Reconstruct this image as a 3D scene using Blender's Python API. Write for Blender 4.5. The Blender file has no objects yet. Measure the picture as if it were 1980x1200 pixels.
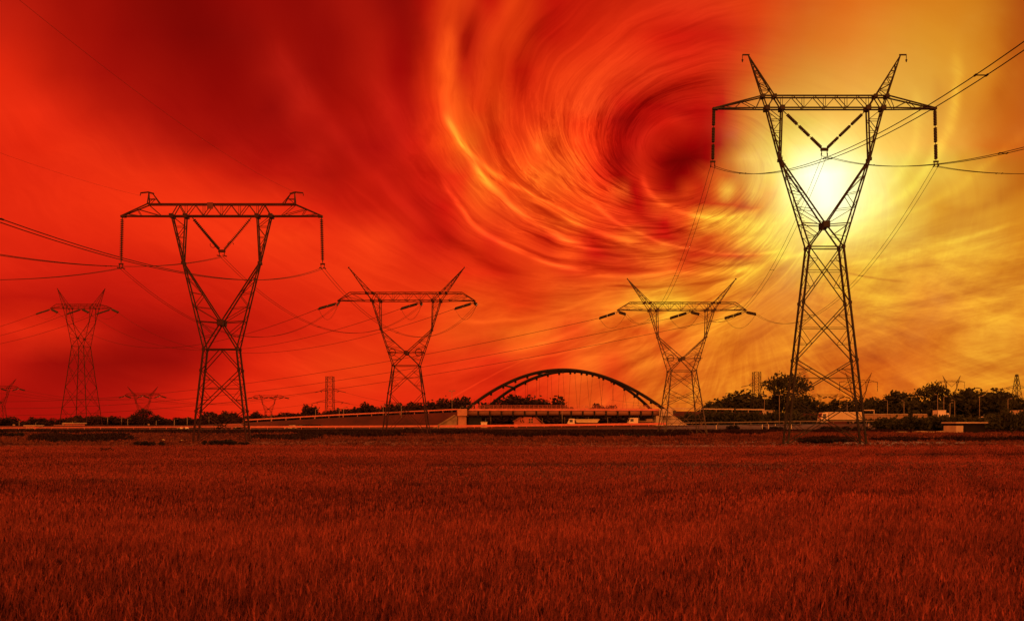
import bpy, math, random
import numpy as np
from mathutils import Vector, Matrix

R = math.radians
SC = bpy.context.scene
COL = SC.collection
F, CX, HY, CZ = 1400.0, 990.0, 822.0, 2.3      # focal length in photo pixels, optical axis, horizon row, eye height

def P(x, y, Y):
    """the point at depth Y that the photograph shows at pixel x, y"""
    return Vector(((x - CX) / F * Y, Y, CZ + (HY - y) / F * Y))

# ------------------------------------------------------------------ materials
def lin(c):
    return tuple(((v / 12.92) if v <= 0.04045 else ((v + 0.055) / 1.055) ** 2.4) for v in (k / 255.0 for k in c))

def mat(name, col, rough=0.7, var=0.25, scale=3.0, metal=0.0, trans=0.0, bump=0.0, col2=None, stretch=(1, 1, 1), spec=0.3):
    m = bpy.data.materials.new(name)
    m.use_nodes = True
    nt = m.node_tree
    nt.nodes.clear()
    out = nt.nodes.new('ShaderNodeOutputMaterial')
    b = nt.nodes.new('ShaderNodeBsdfPrincipled')
    b.inputs['Roughness'].default_value = rough
    b.inputs['Metallic'].default_value = metal
    b.inputs['Specular IOR Level'].default_value = spec
    tc = nt.nodes.new('ShaderNodeTexCoord')
    mp = nt.nodes.new('ShaderNodeMapping')
    mp.inputs['Scale'].default_value = stretch
    nt.links.new(tc.outputs['Object'], mp.inputs[0])
    n = nt.nodes.new('ShaderNodeTexNoise')
    n.inputs['Scale'].default_value = scale
    n.inputs['Detail'].default_value = 5
    n.inputs['Roughness'].default_value = 0.65
    nt.links.new(mp.outputs[0], n.inputs['Vector'])
    cr = nt.nodes.new('ShaderNodeValToRGB')
    c2 = col2 if col2 else tuple(min(1, v * (1 + var)) for v in col)
    c1 = col if col2 else tuple(v * (1 - var) for v in col)
    cr.color_ramp.elements[0].position = 0.35
    cr.color_ramp.elements[0].color = (*c1, 1)
    cr.color_ramp.elements[1].position = 0.65
    cr.color_ramp.elements[1].color = (*c2, 1)
    nt.links.new(n.outputs['Fac'], cr.inputs[0])
    nt.links.new(cr.outputs[0], b.inputs['Base Color'])
    last = b
    if bump:
        bp = nt.nodes.new('ShaderNodeBump')
        bp.inputs['Strength'].default_value = bump
        nt.links.new(n.outputs['Fac'], bp.inputs['Height'])
        nt.links.new(bp.outputs[0], b.inputs['Normal'])
    if trans:
        t = nt.nodes.new('ShaderNodeBsdfTranslucent')
        nt.links.new(cr.outputs[0], t.inputs['Color'])
        mx = nt.nodes.new('ShaderNodeMixShader')
        mx.inputs[0].default_value = trans
        nt.links.new(b.outputs[0], mx.inputs[1])
        nt.links.new(t.outputs[0], mx.inputs[2])
        last = mx
    nt.links.new(last.outputs[0], out.inputs[0])
    return m

M = {}
M['steel'] = mat('galvanised_steel', (0.034, 0.029, 0.025), 0.75, 0.3, 1.2, spec=0.1)
M['steel_red'] = mat('red_lit_steel', (0.045, 0.014, 0.011), 0.75, 0.3, 1.0, spec=0.08)  # red light of the left side mixed into the steel colour
M['plate'] = mat('dull_red_plate', (0.11, 0.018, 0.012), 0.7, 0.2, 2)
M['steel_pale'] = mat('lit_pale_steel', (0.085, 0.06, 0.045), 0.75, 0.35, 0.6, spec=0.1)  # paler copy of the steel, its lit look put into the colour
M['steel_far'] = mat('red_lit_far_steel', (0.05, 0.017, 0.012), 0.8, 0.2, 0.8, spec=0.05)  # reddened so that the steel's colour carries the red light
M['insul'] = mat('dark_porcelain', (0.02, 0.015, 0.012), 0.35, 0.2, 4)
M['cable'] = mat('conductor_aluminium', (0.03, 0.022, 0.02), 0.8, 0.1, 2, spec=0.05)
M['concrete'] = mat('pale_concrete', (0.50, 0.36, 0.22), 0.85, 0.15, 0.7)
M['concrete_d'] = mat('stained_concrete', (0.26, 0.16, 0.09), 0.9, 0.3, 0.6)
M['arch'] = mat('dark_painted_steel', (0.022, 0.017, 0.014), 0.85, 0.25, 0.5, spec=0.05)
M['asphalt'] = mat('asphalt', (0.06, 0.05, 0.05), 0.9, 0.2, 2)
M['rail'] = mat('pale_steel_rail', (0.60, 0.44, 0.36), 0.6, 0.15, 1)
M['rail_red'] = mat('red_lit_rail', (0.62, 0.16, 0.11), 0.6, 0.15, 1)  # red cast of the light, put into the rail colour
M['concrete_r'] = mat('red_lit_concrete', (0.52, 0.21, 0.11), 0.85, 0.15, 0.7)  # left-hand copy of the concrete with red light built into its colour
M['girder'] = mat('red_lit_girder', (0.20, 0.075, 0.04), 0.8, 0.3, 0.35, stretch=(0.3, 1, 1))  # reddened brown: red light on the deck edge is in the colour
M['shoulder'] = mat('red_lit_shoulder', (0.50, 0.07, 0.06), 0.9, 0.3, 1.5)  # red-lit verge, the light painted into the base colour
M['lamp'] = mat('lamp_post_grey', (0.22, 0.15, 0.10), 0.6, 0.2, 0.5)
M['bark'] = mat('bark', (0.05, 0.035, 0.025), 0.9, 0.3, 3)
M['leaf_red'] = mat('leaf_red_lit', (0.034, 0.014, 0.010), 0.8, 0.4, 0.35, trans=0.3)  # trees on the left: reddish light is in the leaf colour
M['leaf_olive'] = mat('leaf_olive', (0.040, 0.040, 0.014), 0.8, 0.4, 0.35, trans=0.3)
M['shrub'] = mat('shrub_leaf', (0.016, 0.010, 0.009), 0.85, 0.4, 1.0, trans=0.2)
M['white'] = mat('white_paint', (0.78, 0.62, 0.42), 0.45, 0.06, 0.8)
M['cream'] = mat('cream_paint', (0.62, 0.46, 0.22), 0.5, 0.1, 0.6)
M['redwall'] = mat('red_lit_wall', (0.66, 0.16, 0.10), 0.85, 0.15, 0.7)  # wall colour reddened in place of the red light at left
M['roof'] = mat('roof_sheet', (0.34, 0.12, 0.08), 0.7, 0.2, 0.6)
M['paleroof'] = mat('pale_roof_felt', (0.50, 0.33, 0.20), 0.8, 0.15, 0.7)
M['dark'] = mat('dark_rubber', (0.015, 0.012, 0.012), 0.7, 0.2, 3)
M['glass'] = mat('window_glass', (0.03, 0.02, 0.02), 0.12, 0.1, 1, spec=0.6)
M['wood'] = mat('weathered_board', (0.30, 0.17, 0.085), 0.85, 0.25, 1.0, stretch=(0.3, 1, 4))

# ------------------------------------------------------------------ mesh collector
class MB:
    def __init__(s):
        s.v, s.f = [], []
    def add(s, vs, fs):
        o = len(s.v)
        s.v += [tuple(v) for v in vs]
        s.f += [tuple(i + o for i in f) for f in fs]
        return s
    def bar(s, a, b, w, h=None):
        a, b = Vector(a), Vector(b)
        d = b - a
        if d.length < 1e-6:
            return s
        d.normalize()
        up = Vector((0, 0, 1)) if abs(d.z) < 0.92 else Vector((0, 1, 0))
        x = d.cross(up).normalized()
        y = x.cross(d)
        hw, hh = w / 2, (h or w) / 2
        vs = []
        for p in (a, b):
            for sx, sy in ((-1, -1), (1, -1), (1, 1), (-1, 1)):
                vs.append(p + x * hw * sx + y * hh * sy)
        return s.add(vs, [(0, 1, 5, 4), (1, 2, 6, 5), (2, 3, 7, 6), (3, 0, 4, 7), (3, 2, 1, 0), (4, 5, 6, 7)])
    def box(s, lo, hi, bev=0.0):
        (x0, y0, z0), (x1, y1, z1) = lo, hi
        if not bev:
            vs = [(x0, y0, z0), (x1, y0, z0), (x1, y1, z0), (x0, y1, z0), (x0, y0, z1), (x1, y0, z1), (x1, y1, z1), (x0, y1, z1)]
            return s.add(vs, [(3, 2, 1, 0), (4, 5, 6, 7), (0, 1, 5, 4), (1, 2, 6, 5), (2, 3, 7, 6), (3, 0, 4, 7)])
        # chamfered vertical and top edges
        b = bev
        ring = lambda k, z: [(x0 + k + b, y0 + k, z), (x1 - k - b, y0 + k, z), (x1 - k, y0 + k + b, z), (x1 - k, y1 - k - b, z),
                             (x1 - k - b, y1 - k, z), (x0 + k + b, y1 - k, z), (x0 + k, y1 - k - b, z), (x0 + k, y0 + k + b, z)]
        vs = ring(0, z0) + ring(0, z1 - b) + ring(b, z1)
        fs = [tuple(range(7, -1, -1)), tuple(range(16, 24))]
        for L in (0, 8):
            for i in range(8):
                j = (i + 1) % 8
                fs.append((L + i, L + j, L + 8 + j, L + 8 + i))
        return s.add(vs, fs)
    def prism(s, poly, y0, y1):
        """a polygon in x,z (counter-clockwise seen from -y) pulled along y"""
        n = len(poly)
        vs = [(x, y0, z) for x, z in poly] + [(x, y1, z) for x, z in poly]
        fs = [tuple(range(n)), tuple(range(2 * n - 1, n - 1, -1))]
        for i in range(n):
            j = (i + 1) % n
            fs.append((i, i + n, j + n, j))
        return s.add(vs, fs)
    def tube(s, pts, r, n=6, cap=True):
        pts = [Vector(p) for p in pts]
        rs = r if isinstance(r, (list, tuple)) else [r] * len(pts)
        vs, fs = [], []
        for i, p in enumerate(pts):
            d = (pts[min(i + 1, len(pts) - 1)] - pts[max(i - 1, 0)])
            if d.length < 1e-9:
                d = Vector((0, 0, 1))
            d.normalize()
            up = Vector((0, 0, 1)) if abs(d.z) < 0.95 else Vector((0, 1, 0))
            x = d.cross(up).normalized()
            y = x.cross(d)
            for k in range(n):
                a = 2 * math.pi * k / n
                vs.append(p + (x * math.cos(a) + y * math.sin(a)) * rs[i])
        for i in range(len(pts) - 1):
            for k in range(n):
                j = (k + 1) % n
                fs.append((i * n + k, i * n + j, (i + 1) * n + j, (i + 1) * n + k))
        if cap:
            fs.append(tuple(range(n - 1, -1, -1)))
            fs.append(tuple((len(pts) - 1) * n + k for k in range(n)))
        return s.add(vs, fs)
    def build(s, name, m, parent=None, loc=None, smooth=False):
        me = bpy.data.meshes.new(name)
        me.from_pydata(s.v, [], s.f)
        me.materials.append(m)
        if smooth:
            me.polygons.foreach_set('use_smooth', [True] * len(me.polygons))
        me.update()
        o = bpy.data.objects.new(name, me)
        COL.objects.link(o)
        if parent is not None:
            o.parent = parent
        if loc is not None:
            o.location = loc
        return o

def np_mesh(name, v, faces, m, attr=None):
    """numpy mesh: v (N,3), faces (M,k) all of one size"""
    me = bpy.data.meshes.new(name)
    k = faces.shape[1]
    me.vertices.add(len(v))
    me.vertices.foreach_set('co', np.ascontiguousarray(v, np.float32).ravel())
    me.loops.add(faces.size)
    me.loops.foreach_set('vertex_index', np.ascontiguousarray(faces, np.int32).ravel())
    me.polygons.add(len(faces))
    me.polygons.foreach_set('loop_start', np.arange(0, faces.size, k, dtype=np.int32))
    if attr is not None:
        a = me.attributes.new('tint', 'FLOAT', 'POINT')
        a.data.foreach_set('value', np.ascontiguousarray(attr, np.float32))
    me.materials.append(m)
    me.update(calc_edges=True)
    o = bpy.data.objects.new(name, me)
    COL.objects.link(o)
    return o

def tag(o, label=None, cat=None, group=None, kind=None):
    if label: o['label'] = label
    if cat: o['category'] = cat
    if group: o['group'] = group
    if kind: o['kind'] = kind
    return o

def empty(name, loc, label, cat, group=None, rz=0.0):
    o = bpy.data.objects.new(name, None)
    o.empty_display_size = 0.3
    COL.objects.link(o)
    o.location = loc
    o.rotation_euler = (0, 0, rz)
    return tag(o, label, cat, group)

def copy_tree(o, parent=None):
    c = o.copy()
    COL.objects.link(c)
    c.parent = parent
    for ch in [k for k in bpy.data.objects if k.parent == o]:
        copy_tree(ch, c)
    return c

def gz(Y):
    t = min(1, max(0, (Y - 57) / 4.0))
    return 0.55 * t * t * (3 - 2 * t)

# landmarks for wording labels: photo column, words
MARKS = [(0, 'the pylon cut by the left edge'), (157, 'the broad-based far left pylon'), (276, 'the small pylon behind the big tree'),
         (430, 'the large left-hand pylon'), (519, 'the tiny left-hand skyline pylon'), (638, 'the mast pylon left of centre'),
         (786, 'the pylon left of the bridge'), (1093, 'the crown of the arches'), (1318, 'the pylon at the bridge\'s right end'),
         (1463, 'the narrow right-hand mast'), (1594, 'the tallest pylon'), (1840, 'the tiny pylon at far right'), (1966, 'the tapering pylon near right edge')]
ORD = ['first', 'second', 'third', 'fourth', 'fifth', 'sixth', 'seventh', 'eighth', 'ninth', 'tenth']
def place_words(xs):
    """for each photo column: '<ordinal> to the left/right of <landmark>', all different"""
    slots = {}
    for i, x in enumerate(xs):
        k = min(range(len(MARKS)), key=lambda j: abs(MARKS[j][0] - x))
        side = 'left' if x < MARKS[k][0] else 'right'
        slots.setdefault((k, side), []).append((abs(x - MARKS[k][0]), i))
    out = [None] * len(xs)
    for (k, side), v in slots.items():
        for n, (_, i) in enumerate(sorted(v)):
            out[i] = f'{ORD[n]} to the {side} of {MARKS[k][1]}'
    return out
# ------------------------------------------------------------------ the sky: a world shader in world directions
SKY = {
 0: "0:185,28,12 100:165,20,8 200:150,14,6 300:130,10,4 400:128,8,4 500:145,12,6 600:143,12,6 700:158,18,8 780:140,12,6 830:190,30,10 870:228,62,16 900:222,58,16 950:200,28,10 1000:228,60,14 1060:200,30,10 1100:200,28,10 1200:215,42,14 1300:215,45,16 1400:214,50,16 1480:216,62,14 1560:210,85,20 1650:208,110,25 1750:205,125,28 1850:200,130,28 1900:190,120,24 1980:165,80,18",
 70: "0:200,32,12 100:172,22,8 200:152,14,6 300:136,10,5 400:126,8,4 480:140,12,6 540:150,14,6 640:145,12,6 720:165,20,8 790:150,14,6 830:200,40,12 870:228,65,16 900:185,30,10 950:222,55,14 1000:225,58,14 1050:200,30,10 1120:215,38,12 1200:220,44,14 1280:205,28,10 1350:202,28,12 1420:208,40,14 1480:212,70,16 1560:215,105,26 1650:212,128,36 1750:208,145,40 1850:204,142,34 1920:190,118,24 1980:170,85,18",
 140: "0:222,38,12 80:195,30,10 180:165,18,8 300:150,14,6 400:140,10,5 460:140,10,5 540:165,20,10 620:148,12,6 720:168,20,8 790:158,14,6 830:210,45,12 870:232,70,16 900:200,38,12 950:228,60,14 1000:205,32,10 1060:225,50,14 1150:226,55,16 1250:218,48,16 1350:212,40,14 1420:210,60,16 1480:214,95,24 1560:216,130,40 1650:215,150,50 1750:212,160,52 1850:210,155,45 1920:200,130,30 1980:180,95,20",
 210: "0:228,42,14 80:225,40,14 170:190,28,10 280:165,18,8 400:150,12,6 480:148,12,6 530:150,14,8 580:178,24,12 640:158,14,6 740:180,22,10 800:182,24,10 840:225,50,14 880:235,75,18 920:228,58,14 960:222,62,14 1000:225,50,14 1080:228,58,16 1160:222,55,18 1200:200,30,12 1250:178,16,8 1320:175,16,8 1370:180,16,8 1400:190,40,14 1450:215,120,36 1520:220,150,55 1620:222,170,62 1720:218,172,62 1800:212,165,58 1860:208,145,40 1920:195,118,26 1980:180,90,18",
 280: "0:218,36,12 80:222,38,12 160:224,42,14 280:195,30,12 400:165,18,8 480:165,16,8 560:160,14,8 620:182,24,12 680:165,16,8 760:178,20,10 820:210,36,12 860:238,68,16 900:238,95,22 940:232,65,16 1000:235,62,16 1060:230,75,18 1120:232,55,14 1180:205,30,10 1220:180,16,8 1270:200,30,12 1310:180,20,8 1350:160,10,6 1390:175,40,10 1440:215,140,40 1500:232,190,70 1570:245,225,110 1620:245,225,110 1700:235,200,80 1780:228,180,65 1840:220,160,50 1900:200,115,24 1980:190,95,18",
 340: "0:222,38,12 100:224,40,14 200:228,44,14 300:228,44,14 400:215,36,12 480:190,24,10 560:185,22,10 640:170,18,8 700:190,24,10 780:178,20,8 850:200,30,10 900:228,55,16 930:238,95,22 980:240,72,16 1040:236,85,20 1100:236,80,20 1150:225,48,14 1200:178,18,8 1250:205,36,12 1300:150,10,6 1340:185,35,12 1380:215,85,22 1420:205,110,28 1460:230,170,60 1500:240,205,85 1550:255,248,190 1600:255,252,215 1650:252,240,160 1720:238,205,85 1800:230,180,60 1860:228,165,48 1980:195,105,20",
 400: "0:225,40,14 100:228,42,14 200:232,45,14 300:238,48,15 400:238,50,16 500:232,45,14 600:215,34,12 680:195,26,10 760:195,26,10 830:185,22,10 880:205,32,10 930:235,70,18 980:220,60,16 1040:236,75,18 1100:235,60,16 1160:220,50,14 1220:185,24,10 1280:205,45,14 1330:190,40,12 1380:210,95,22 1440:225,150,40 1490:235,185,60 1540:250,235,130 1600:255,250,200 1660:250,235,140 1720:238,200,80 1800:215,145,35 1860:215,140,34 1920:225,155,40 1980:215,135,30",
 460: "0:222,38,14 150:222,38,13 300:230,44,14 450:238,50,16 560:240,55,16 640:232,48,15 720:235,55,16 800:205,32,12 860:190,24,10 920:210,40,12 960:205,36,12 1000:225,55,14 1060:200,36,10 1120:225,60,16 1180:205,40,12 1240:215,60,16 1300:205,60,16 1360:222,105,24 1420:232,150,36 1480:238,185,55 1540:240,195,70 1600:248,220,100 1660:242,205,85 1720:236,190,70 1800:225,160,45 1860:232,170,50 1920:232,165,48 1980:222,140,32",
 520: "0:215,34,13 150:205,30,12 300:205,30,12 450:218,38,13 600:232,48,15 700:236,54,16 780:225,46,14 840:218,42,13 920:222,44,13 980:205,36,11 1040:222,60,15 1100:210,48,14 1160:215,55,14 1220:195,45,12 1280:215,75,18 1340:205,70,16 1400:230,130,30 1450:238,165,40 1500:225,140,32 1560:236,175,45 1640:228,155,35 1700:232,165,40 1760:225,145,34 1840:228,150,38 1920:222,140,32 1980:220,138,32",
 580: "0:190,24,10 120:185,22,10 250:185,22,10 400:200,28,10 500:212,34,12 600:215,38,12 680:228,46,14 760:232,52,15 840:235,60,16 900:236,75,18 960:232,70,16 1020:226,60,15 1080:228,85,20 1160:234,100,24 1220:232,120,28 1300:240,165,40 1360:228,125,28 1420:230,130,30 1480:228,125,30 1540:222,120,28 1620:225,130,30 1700:232,155,36 1780:222,125,28 1860:225,135,32 1920:228,145,36 1980:225,140,34",
 640: "0:215,36,13 80:218,38,13 180:195,28,11 260:160,16,8 380:165,18,9 460:190,24,10 560:210,34,12 660:225,44,14 740:232,52,15 820:236,62,16 880:234,75,18 940:228,75,18 1000:232,90,20 1060:228,85,20 1120:215,60,16 1180:228,95,22 1240:225,85,20 1320:228,105,26 1400:232,130,30 1460:222,115,26 1540:226,125,28 1620:222,118,26 1700:222,120,26 1780:220,115,24 1860:226,135,34 1920:230,148,40 1980:228,140,36",
 700: "0:195,26,12 80:160,16,8 160:150,14,7 260:150,14,7 360:160,16,8 430:200,28,11 500:225,40,13 580:232,50,15 660:238,60,16 740:236,58,15 820:228,50,14 900:222,48,14 960:218,45,14 1020:225,60,16 1080:222,55,15 1140:232,90,22 1190:222,70,18 1240:232,110,26 1300:224,95,24 1360:226,115,28 1440:222,115,24 1540:224,120,26 1640:218,105,20 1720:200,85,15 1800:215,110,24 1880:226,140,36 1980:228,145,36",
 770: "0:165,16,8 100:170,18,9 200:170,18,9 280:185,24,10 350:205,30,11 430:222,38,12 520:228,44,14 600:230,48,14 700:228,46,14 780:224,42,13 860:222,44,13 940:218,40,13 1020:218,42,13 1080:222,60,15 1140:226,80,20 1200:222,70,18 1260:226,105,24 1340:220,110,24 1440:220,115,24 1560:218,110,22 1660:214,98,18 1740:212,98,18 1840:218,115,24 1980:222,125,28",
}
# finer samples round the eye of the spiral (the columns outside come from the rows above and below)
EYE = {
 240: "1100:225,50,14 1140:222,45,12 1180:190,25,10 1210:160,14,8 1240:175,18,8 1280:190,20,8 1320:200,30,12 1360:185,22,10 1390:190,45,14 1420:210,95,28 1460:216,135,42 1500:222,160,55 1560:228,185,70",
 310: "1100:236,80,20 1130:235,65,16 1160:215,40,12 1185:185,22,9 1205:165,15,8 1230:190,25,10 1250:200,32,12 1275:170,16,8 1300:145,8,6 1330:140,8,6 1355:150,10,6 1375:175,30,10 1395:195,80,22 1415:215,130,38 1435:235,170,60 1470:235,185,65 1520:245,225,110 1560:252,240,160",
 370: "1100:235,75,18 1140:232,65,16 1170:222,50,13 1207:225,75,22 1225:180,20,9 1255:205,40,12 1285:180,20,9 1305:165,15,8 1330:215,60,16 1360:200,50,14 1385:225,110,30 1405:240,170,55 1430:215,110,28 1455:235,170,55 1490:230,150,45 1510:245,215,95 1540:252,240,150",
 400: "1100:234,65,16 1170:215,50,13 1220:195,28,10 1240:185,24,9 1275:215,60,15 1310:205,50,13 1345:185,38,11 1400:195,60,15 1450:200,75,18 1480:220,130,35 1510:245,205,85 1545:250,230,120",
 430: "1100:236,85,20 1140:225,60,15 1180:205,42,12 1220:200,38,11 1260:180,25,9 1290:190,32,10 1330:220,85,20 1370:230,140,36 1420:235,160,45 1470:240,185,60 1520:245,205,80 1560:248,215,95",
 460: "1100:228,60,16 1140:195,30,10 1180:215,55,14 1220:215,75,18 1260:195,35,11 1300:185,32,10 1340:195,60,15 1380:205,75,18 1420:230,130,34 1470:238,180,55 1520:240,195,70",
 490: "1100:225,60,15 1140:190,28,9 1180:180,28,9 1230:205,60,15 1280:215,85,20 1330:190,45,12 1380:185,48,12 1430:190,60,14 1470:215,110,26 1500:238,185,50 1540:240,190,60",
}
def _stops(t):
    return [(float(a.split(':')[0]), [float(k) for k in a.split(':')[1].split(',')]) for a in t.split()]
def _at(st, x):
    xs = [a for a, _ in st]
    return [float(np.interp(x, xs, [c[k] for _, c in st])) for k in range(3)]
_base = {y: _stops(t) for y, t in SKY.items()}
ROWS = dict(_base)
for y, t in EYE.items():
    up, dn = max(k for k in _base if k <= y), min(k for k in _base if k >= y)
    w_ = 0 if up == dn else (y - up) / (dn - up)
    xs = [a for a, _ in _base[up]]
    e = _stops(t)
    out_ = [(x, [a * (1 - w_) + b * w_ for a, b in zip(_at(_base[up], x), _at(_base[dn], x))]) for x in xs if x < e[0][0] - 15 or x > e[-1][0] + 15]
    full = sorted(out_ + e, key=lambda k: k[0])
    while len(full) > 32:       # drop the stop a straight line replaces best
        err = []
        for i in range(1, len(full) - 1):
            (x0, c0), (x1, c1), (x2, c2) = full[i - 1:i + 2]
            t_ = (x1 - x0) / (x2 - x0)
            err.append((sum(abs(p + (q - p) * t_ - r_) for p, q, r_ in zip(c0, c2, c1)), i))
        full.pop(min(err)[1])
    ROWS[y] = full
SUN = Vector(((1597 - CX) / F, 1.0, (HY - 368) / F)).normalized()

BANDS = [  # polylines of single cloud bands: width, gain, points
 (24, .30, (868, 50), (862, 150), (880, 250)), (9, .68, (868, 225), (913, 305), (974, 378), (1053, 439), (1155, 484)), (14, -.28, (918, 20), (892, 112)), (26, .16, (985, 5), (930, 220)),
 (22, -.22, (1085, 5), (1005, 190)), (24, .15, (535, 70), (600, 200), (690, 320), (890, 455)), (26, .12, (725, 70), (850, 365)), (6, .55, (850, 345), (931, 439), (1029, 488), (1120, 520)),
 (18, -.22, (800, 385), (1010, 525)), (8, .42, (913, 293), (1029, 372), (1139, 439), (1240, 470)), 
 (24, -.20, (1400, 165), (1290, 180), (1205, 245)), (20, -.24, (1205, 245), (1190, 320), (1245, 410)), (11, .20, (1330, 228), (1238, 300)), (8, .42, (1240, 340), (1297, 402), (1383, 421), (1480, 400)), (9, -.16, (1195, 385), (1261, 427), (1383, 454), (1485, 450)),
 (5, .42, (1151, 396), (1236, 451), (1358, 482), (1510, 488)), (7, -.30, (1035, 390), (1139, 451), (1265, 489)), (7, -.34, (986, 463), (1114, 506), (1265, 519)), (5, -.32, (1310, 500), (1474, 507)),
 (7, .30, (1130, 530), (1300, 524), (1440, 520)), (5, -.3, (1180, 552), (1330, 548), (1430, 530)), (9, .20, (1762, 180), (1772, 262), (1722, 360), (1640, 448)), (8, .26, (1490, 505), (1640, 466), (1705, 415)), (11, -.12, (1800, 150), (1803, 260), (1752, 360), (1675, 440)), (12, .42, (1838, 110), (1830, 244), (1779, 341), (1690, 420)), (14, .26, (1680, 442), (1870, 341), (1972, 250)),
 (22, -.22, (1670, 492), (1840, 427), (1985, 336)), (9, .22, (1651, 518), (1810, 482), (1965, 420)), (24, -.18, (1948, 50), (1901, 232)), (7, -.26, (1640, 534), (1760, 552)), (20, .12, (1450, 112), (1230, 122)),
 (20, -.14, (1430, 60), (1210, 70)), (5, .22, (850, 778), (1010, 700), (1200, 650)), (18, .20, (1120, 705), (1320, 590)), (18, .18, (1230, 720), (1430, 575)), (14, -.16, (1165, 730), (1350, 610)),
 (12, .16, (950, 690), (1200, 590)), (10, .14, (880, 620), (1180, 560)), (20, .14, (1050, 240), (1040, 380)), (22, -.12, (1100, 210), (1120, 390)),
]
STREAKS = []
for w_, g_, *pp in BANDS:
    for (xa, ya), (xb, yb) in zip(pp, pp[1:]):
        STREAKS.append((xa, ya, xb, yb, w_, g_))
def build_world():
    w = bpy.data.worlds.new('World')
    SC.world = w
    w.use_nodes = True
    nt = w.node_tree
    nt.nodes.clear()
    N, L = nt.nodes.new, nt.links.new
    def put(sock, v):
        if isinstance(v, (int, float)): sock.default_value = v
        elif isinstance(v, (tuple, list)): sock.default_value = v
        else: L(v, sock)
    def m(op, a, b=None, c=None, clamp=False):
        n = N('ShaderNodeMath'); n.operation = op; n.use_clamp = clamp
        put(n.inputs[0], a)
        if b is not None: put(n.inputs[1], b)
        if c is not None: put(n.inputs[2], c)
        return n.outputs[0]
    def noise(vec, scale, detail=4, rough=0.6, dist=0.0):
        n = N('ShaderNodeTexNoise')
        L(vec, n.inputs['Vector'])
        n.inputs['Scale'].default_value = scale; n.inputs['Detail'].default_value = detail
        n.inputs['Roughness'].default_value = rough; n.inputs['Distortion'].default_value = dist
        return n
    def comb(a, b, c):
        n = N('ShaderNodeCombineXYZ')
        for i, v in enumerate((a, b, c)): put(n.inputs[i], v)
        return n.outputs[0]
    def smooth(v, a, b):
        n = N('ShaderNodeMapRange'); n.interpolation_type = 'SMOOTHSTEP'
        put(n.inputs['Value'], v); n.inputs['From Min'].default_value = a; n.inputs['From Max'].default_value = b
        return n.outputs[0]
    tc = N('ShaderNodeTexCoord')
    sep = N('ShaderNodeSeparateXYZ'); L(tc.outputs['Generated'], sep.inputs[0])
    dx, dy, dz = sep.outputs
    den = m('MAXIMUM', m('ABSOLUTE', dy), 0.25)
    u = m('DIVIDE', dx, den)
    v = m('DIVIDE', m('MAXIMUM', dz, 0.0), den)
    # swirl coordinates round the eye of the cloud spiral
    p = m('SUBTRACT', u, (1325 - CX) / F)
    q = m('MULTIPLY', m('SUBTRACT', v, (HY - 300) / F), 1.45)
    r = m('MAXIMUM', m('MULTIPLY', m('SQRT', m('ADD', m('MULTIPLY', p, p), m('MULTIPLY', q, q))), 14.0), 0.55)
    phi = m('ARCTAN2', q, p)
    phi_l = m('ARCTAN2', m('MULTIPLY', q, -1.0), m('MULTIPLY', p, -1.0))
    turb = noise(comb(u, v, 1.7), 5.0, 3, 0.5)
    rw = m('MULTIPLY', r, m('MULTIPLY_ADD', m('SUBTRACT', turb.outputs['Fac'], 0.5), 0.24, 1.0))
    loose = m('MULTIPLY', smooth(m('COSINE', phi), 0.25, 0.95), smooth(r, 5.4, 8.0))
    s = m('SUBTRACT', phi, m('MULTIPLY', m('DIVIDE', 14.0, m('ADD', rw, 1.2)), m('MULTIPLY_ADD', loose, -0.62, 1.0)))
    lr = m('LOGARITHM', r, math.e)
    cs, sn = m('COSINE', s), m('SINE', s)
    flow = comb(cs, sn, m('MULTIPLY', lr, 0.55))
    flow2 = comb(m('MULTIPLY', cs, 2.6), m('MULTIPLY', sn, 2.6), m('ADD', m('MULTIPLY', lr, 1.1), 7.0))
    n1 = noise(flow, 1.3, 4, 0.5, 0.4)
    n2 = noise(flow2, 1.7, 4, 0.55, 0.9)
    uw = m('ADD', u, m('MULTIPLY', m('SUBTRACT', n2.outputs['Fac'], 0.5), 0.05))
    vw = m('ADD', v, m('MULTIPLY', m('SUBTRACT', turb.outputs['Fac'], 0.5), 0.05))
    rw2 = m('MULTIPLY', r, m('MULTIPLY_ADD', m('SUBTRACT', turb.outputs['Fac'], 0.5), 0.16, 1.0))
    n3 = noise(comb(m('MULTIPLY', cs, 4.2), m('MULTIPLY', sn, 4.2), m('ADD', m('MULTIPLY', lr, 3.4), 3.0)), 1.35, 6, 0.68, 0.7)
    # low down the cloud fans out in long rays from under the sun
    ra, rb = m('SUBTRACT', u, (1445 - CX) / F), m('SUBTRACT', v, (HY - 548) / F)
    rr = m('MAXIMUM', m('SQRT', m('ADD', m('MULTIPLY', ra, ra), m('MULTIPLY', rb, rb))), 0.02)
    ray = noise(comb(m('MULTIPLY', m('DIVIDE', ra, rr), 4.0), m('MULTIPLY', m('DIVIDE', rb, rr), 4.0), m('MULTIPLY', m('LOGARITHM', rr, math.e), 1.1)), 1.9, 6, 0.62, 0.5)
    cir = noise(comb(m('MULTIPLY', u, 5.0), m('MULTIPLY_ADD', u, -6.0, m('MULTIPLY', v, 26.0)), 2.0), 1.2, 6, 0.66, 0.6)
    # gentle wander of the colour field
    wob = noise(comb(u, v, 3.3), 9.0, 4, 0.55)
    wsep = N('ShaderNodeSeparateColor'); L(wob.outputs['Color'], wsep.inputs[0])
    uu = m('ADD', u, m('MULTIPLY', m('SUBTRACT', wsep.outputs[0], 0.5), 0.032))
    vv = m('ADD', v, m('MULTIPLY', m('SUBTRACT', wsep.outputs[1], 0.5), 0.032))
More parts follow.
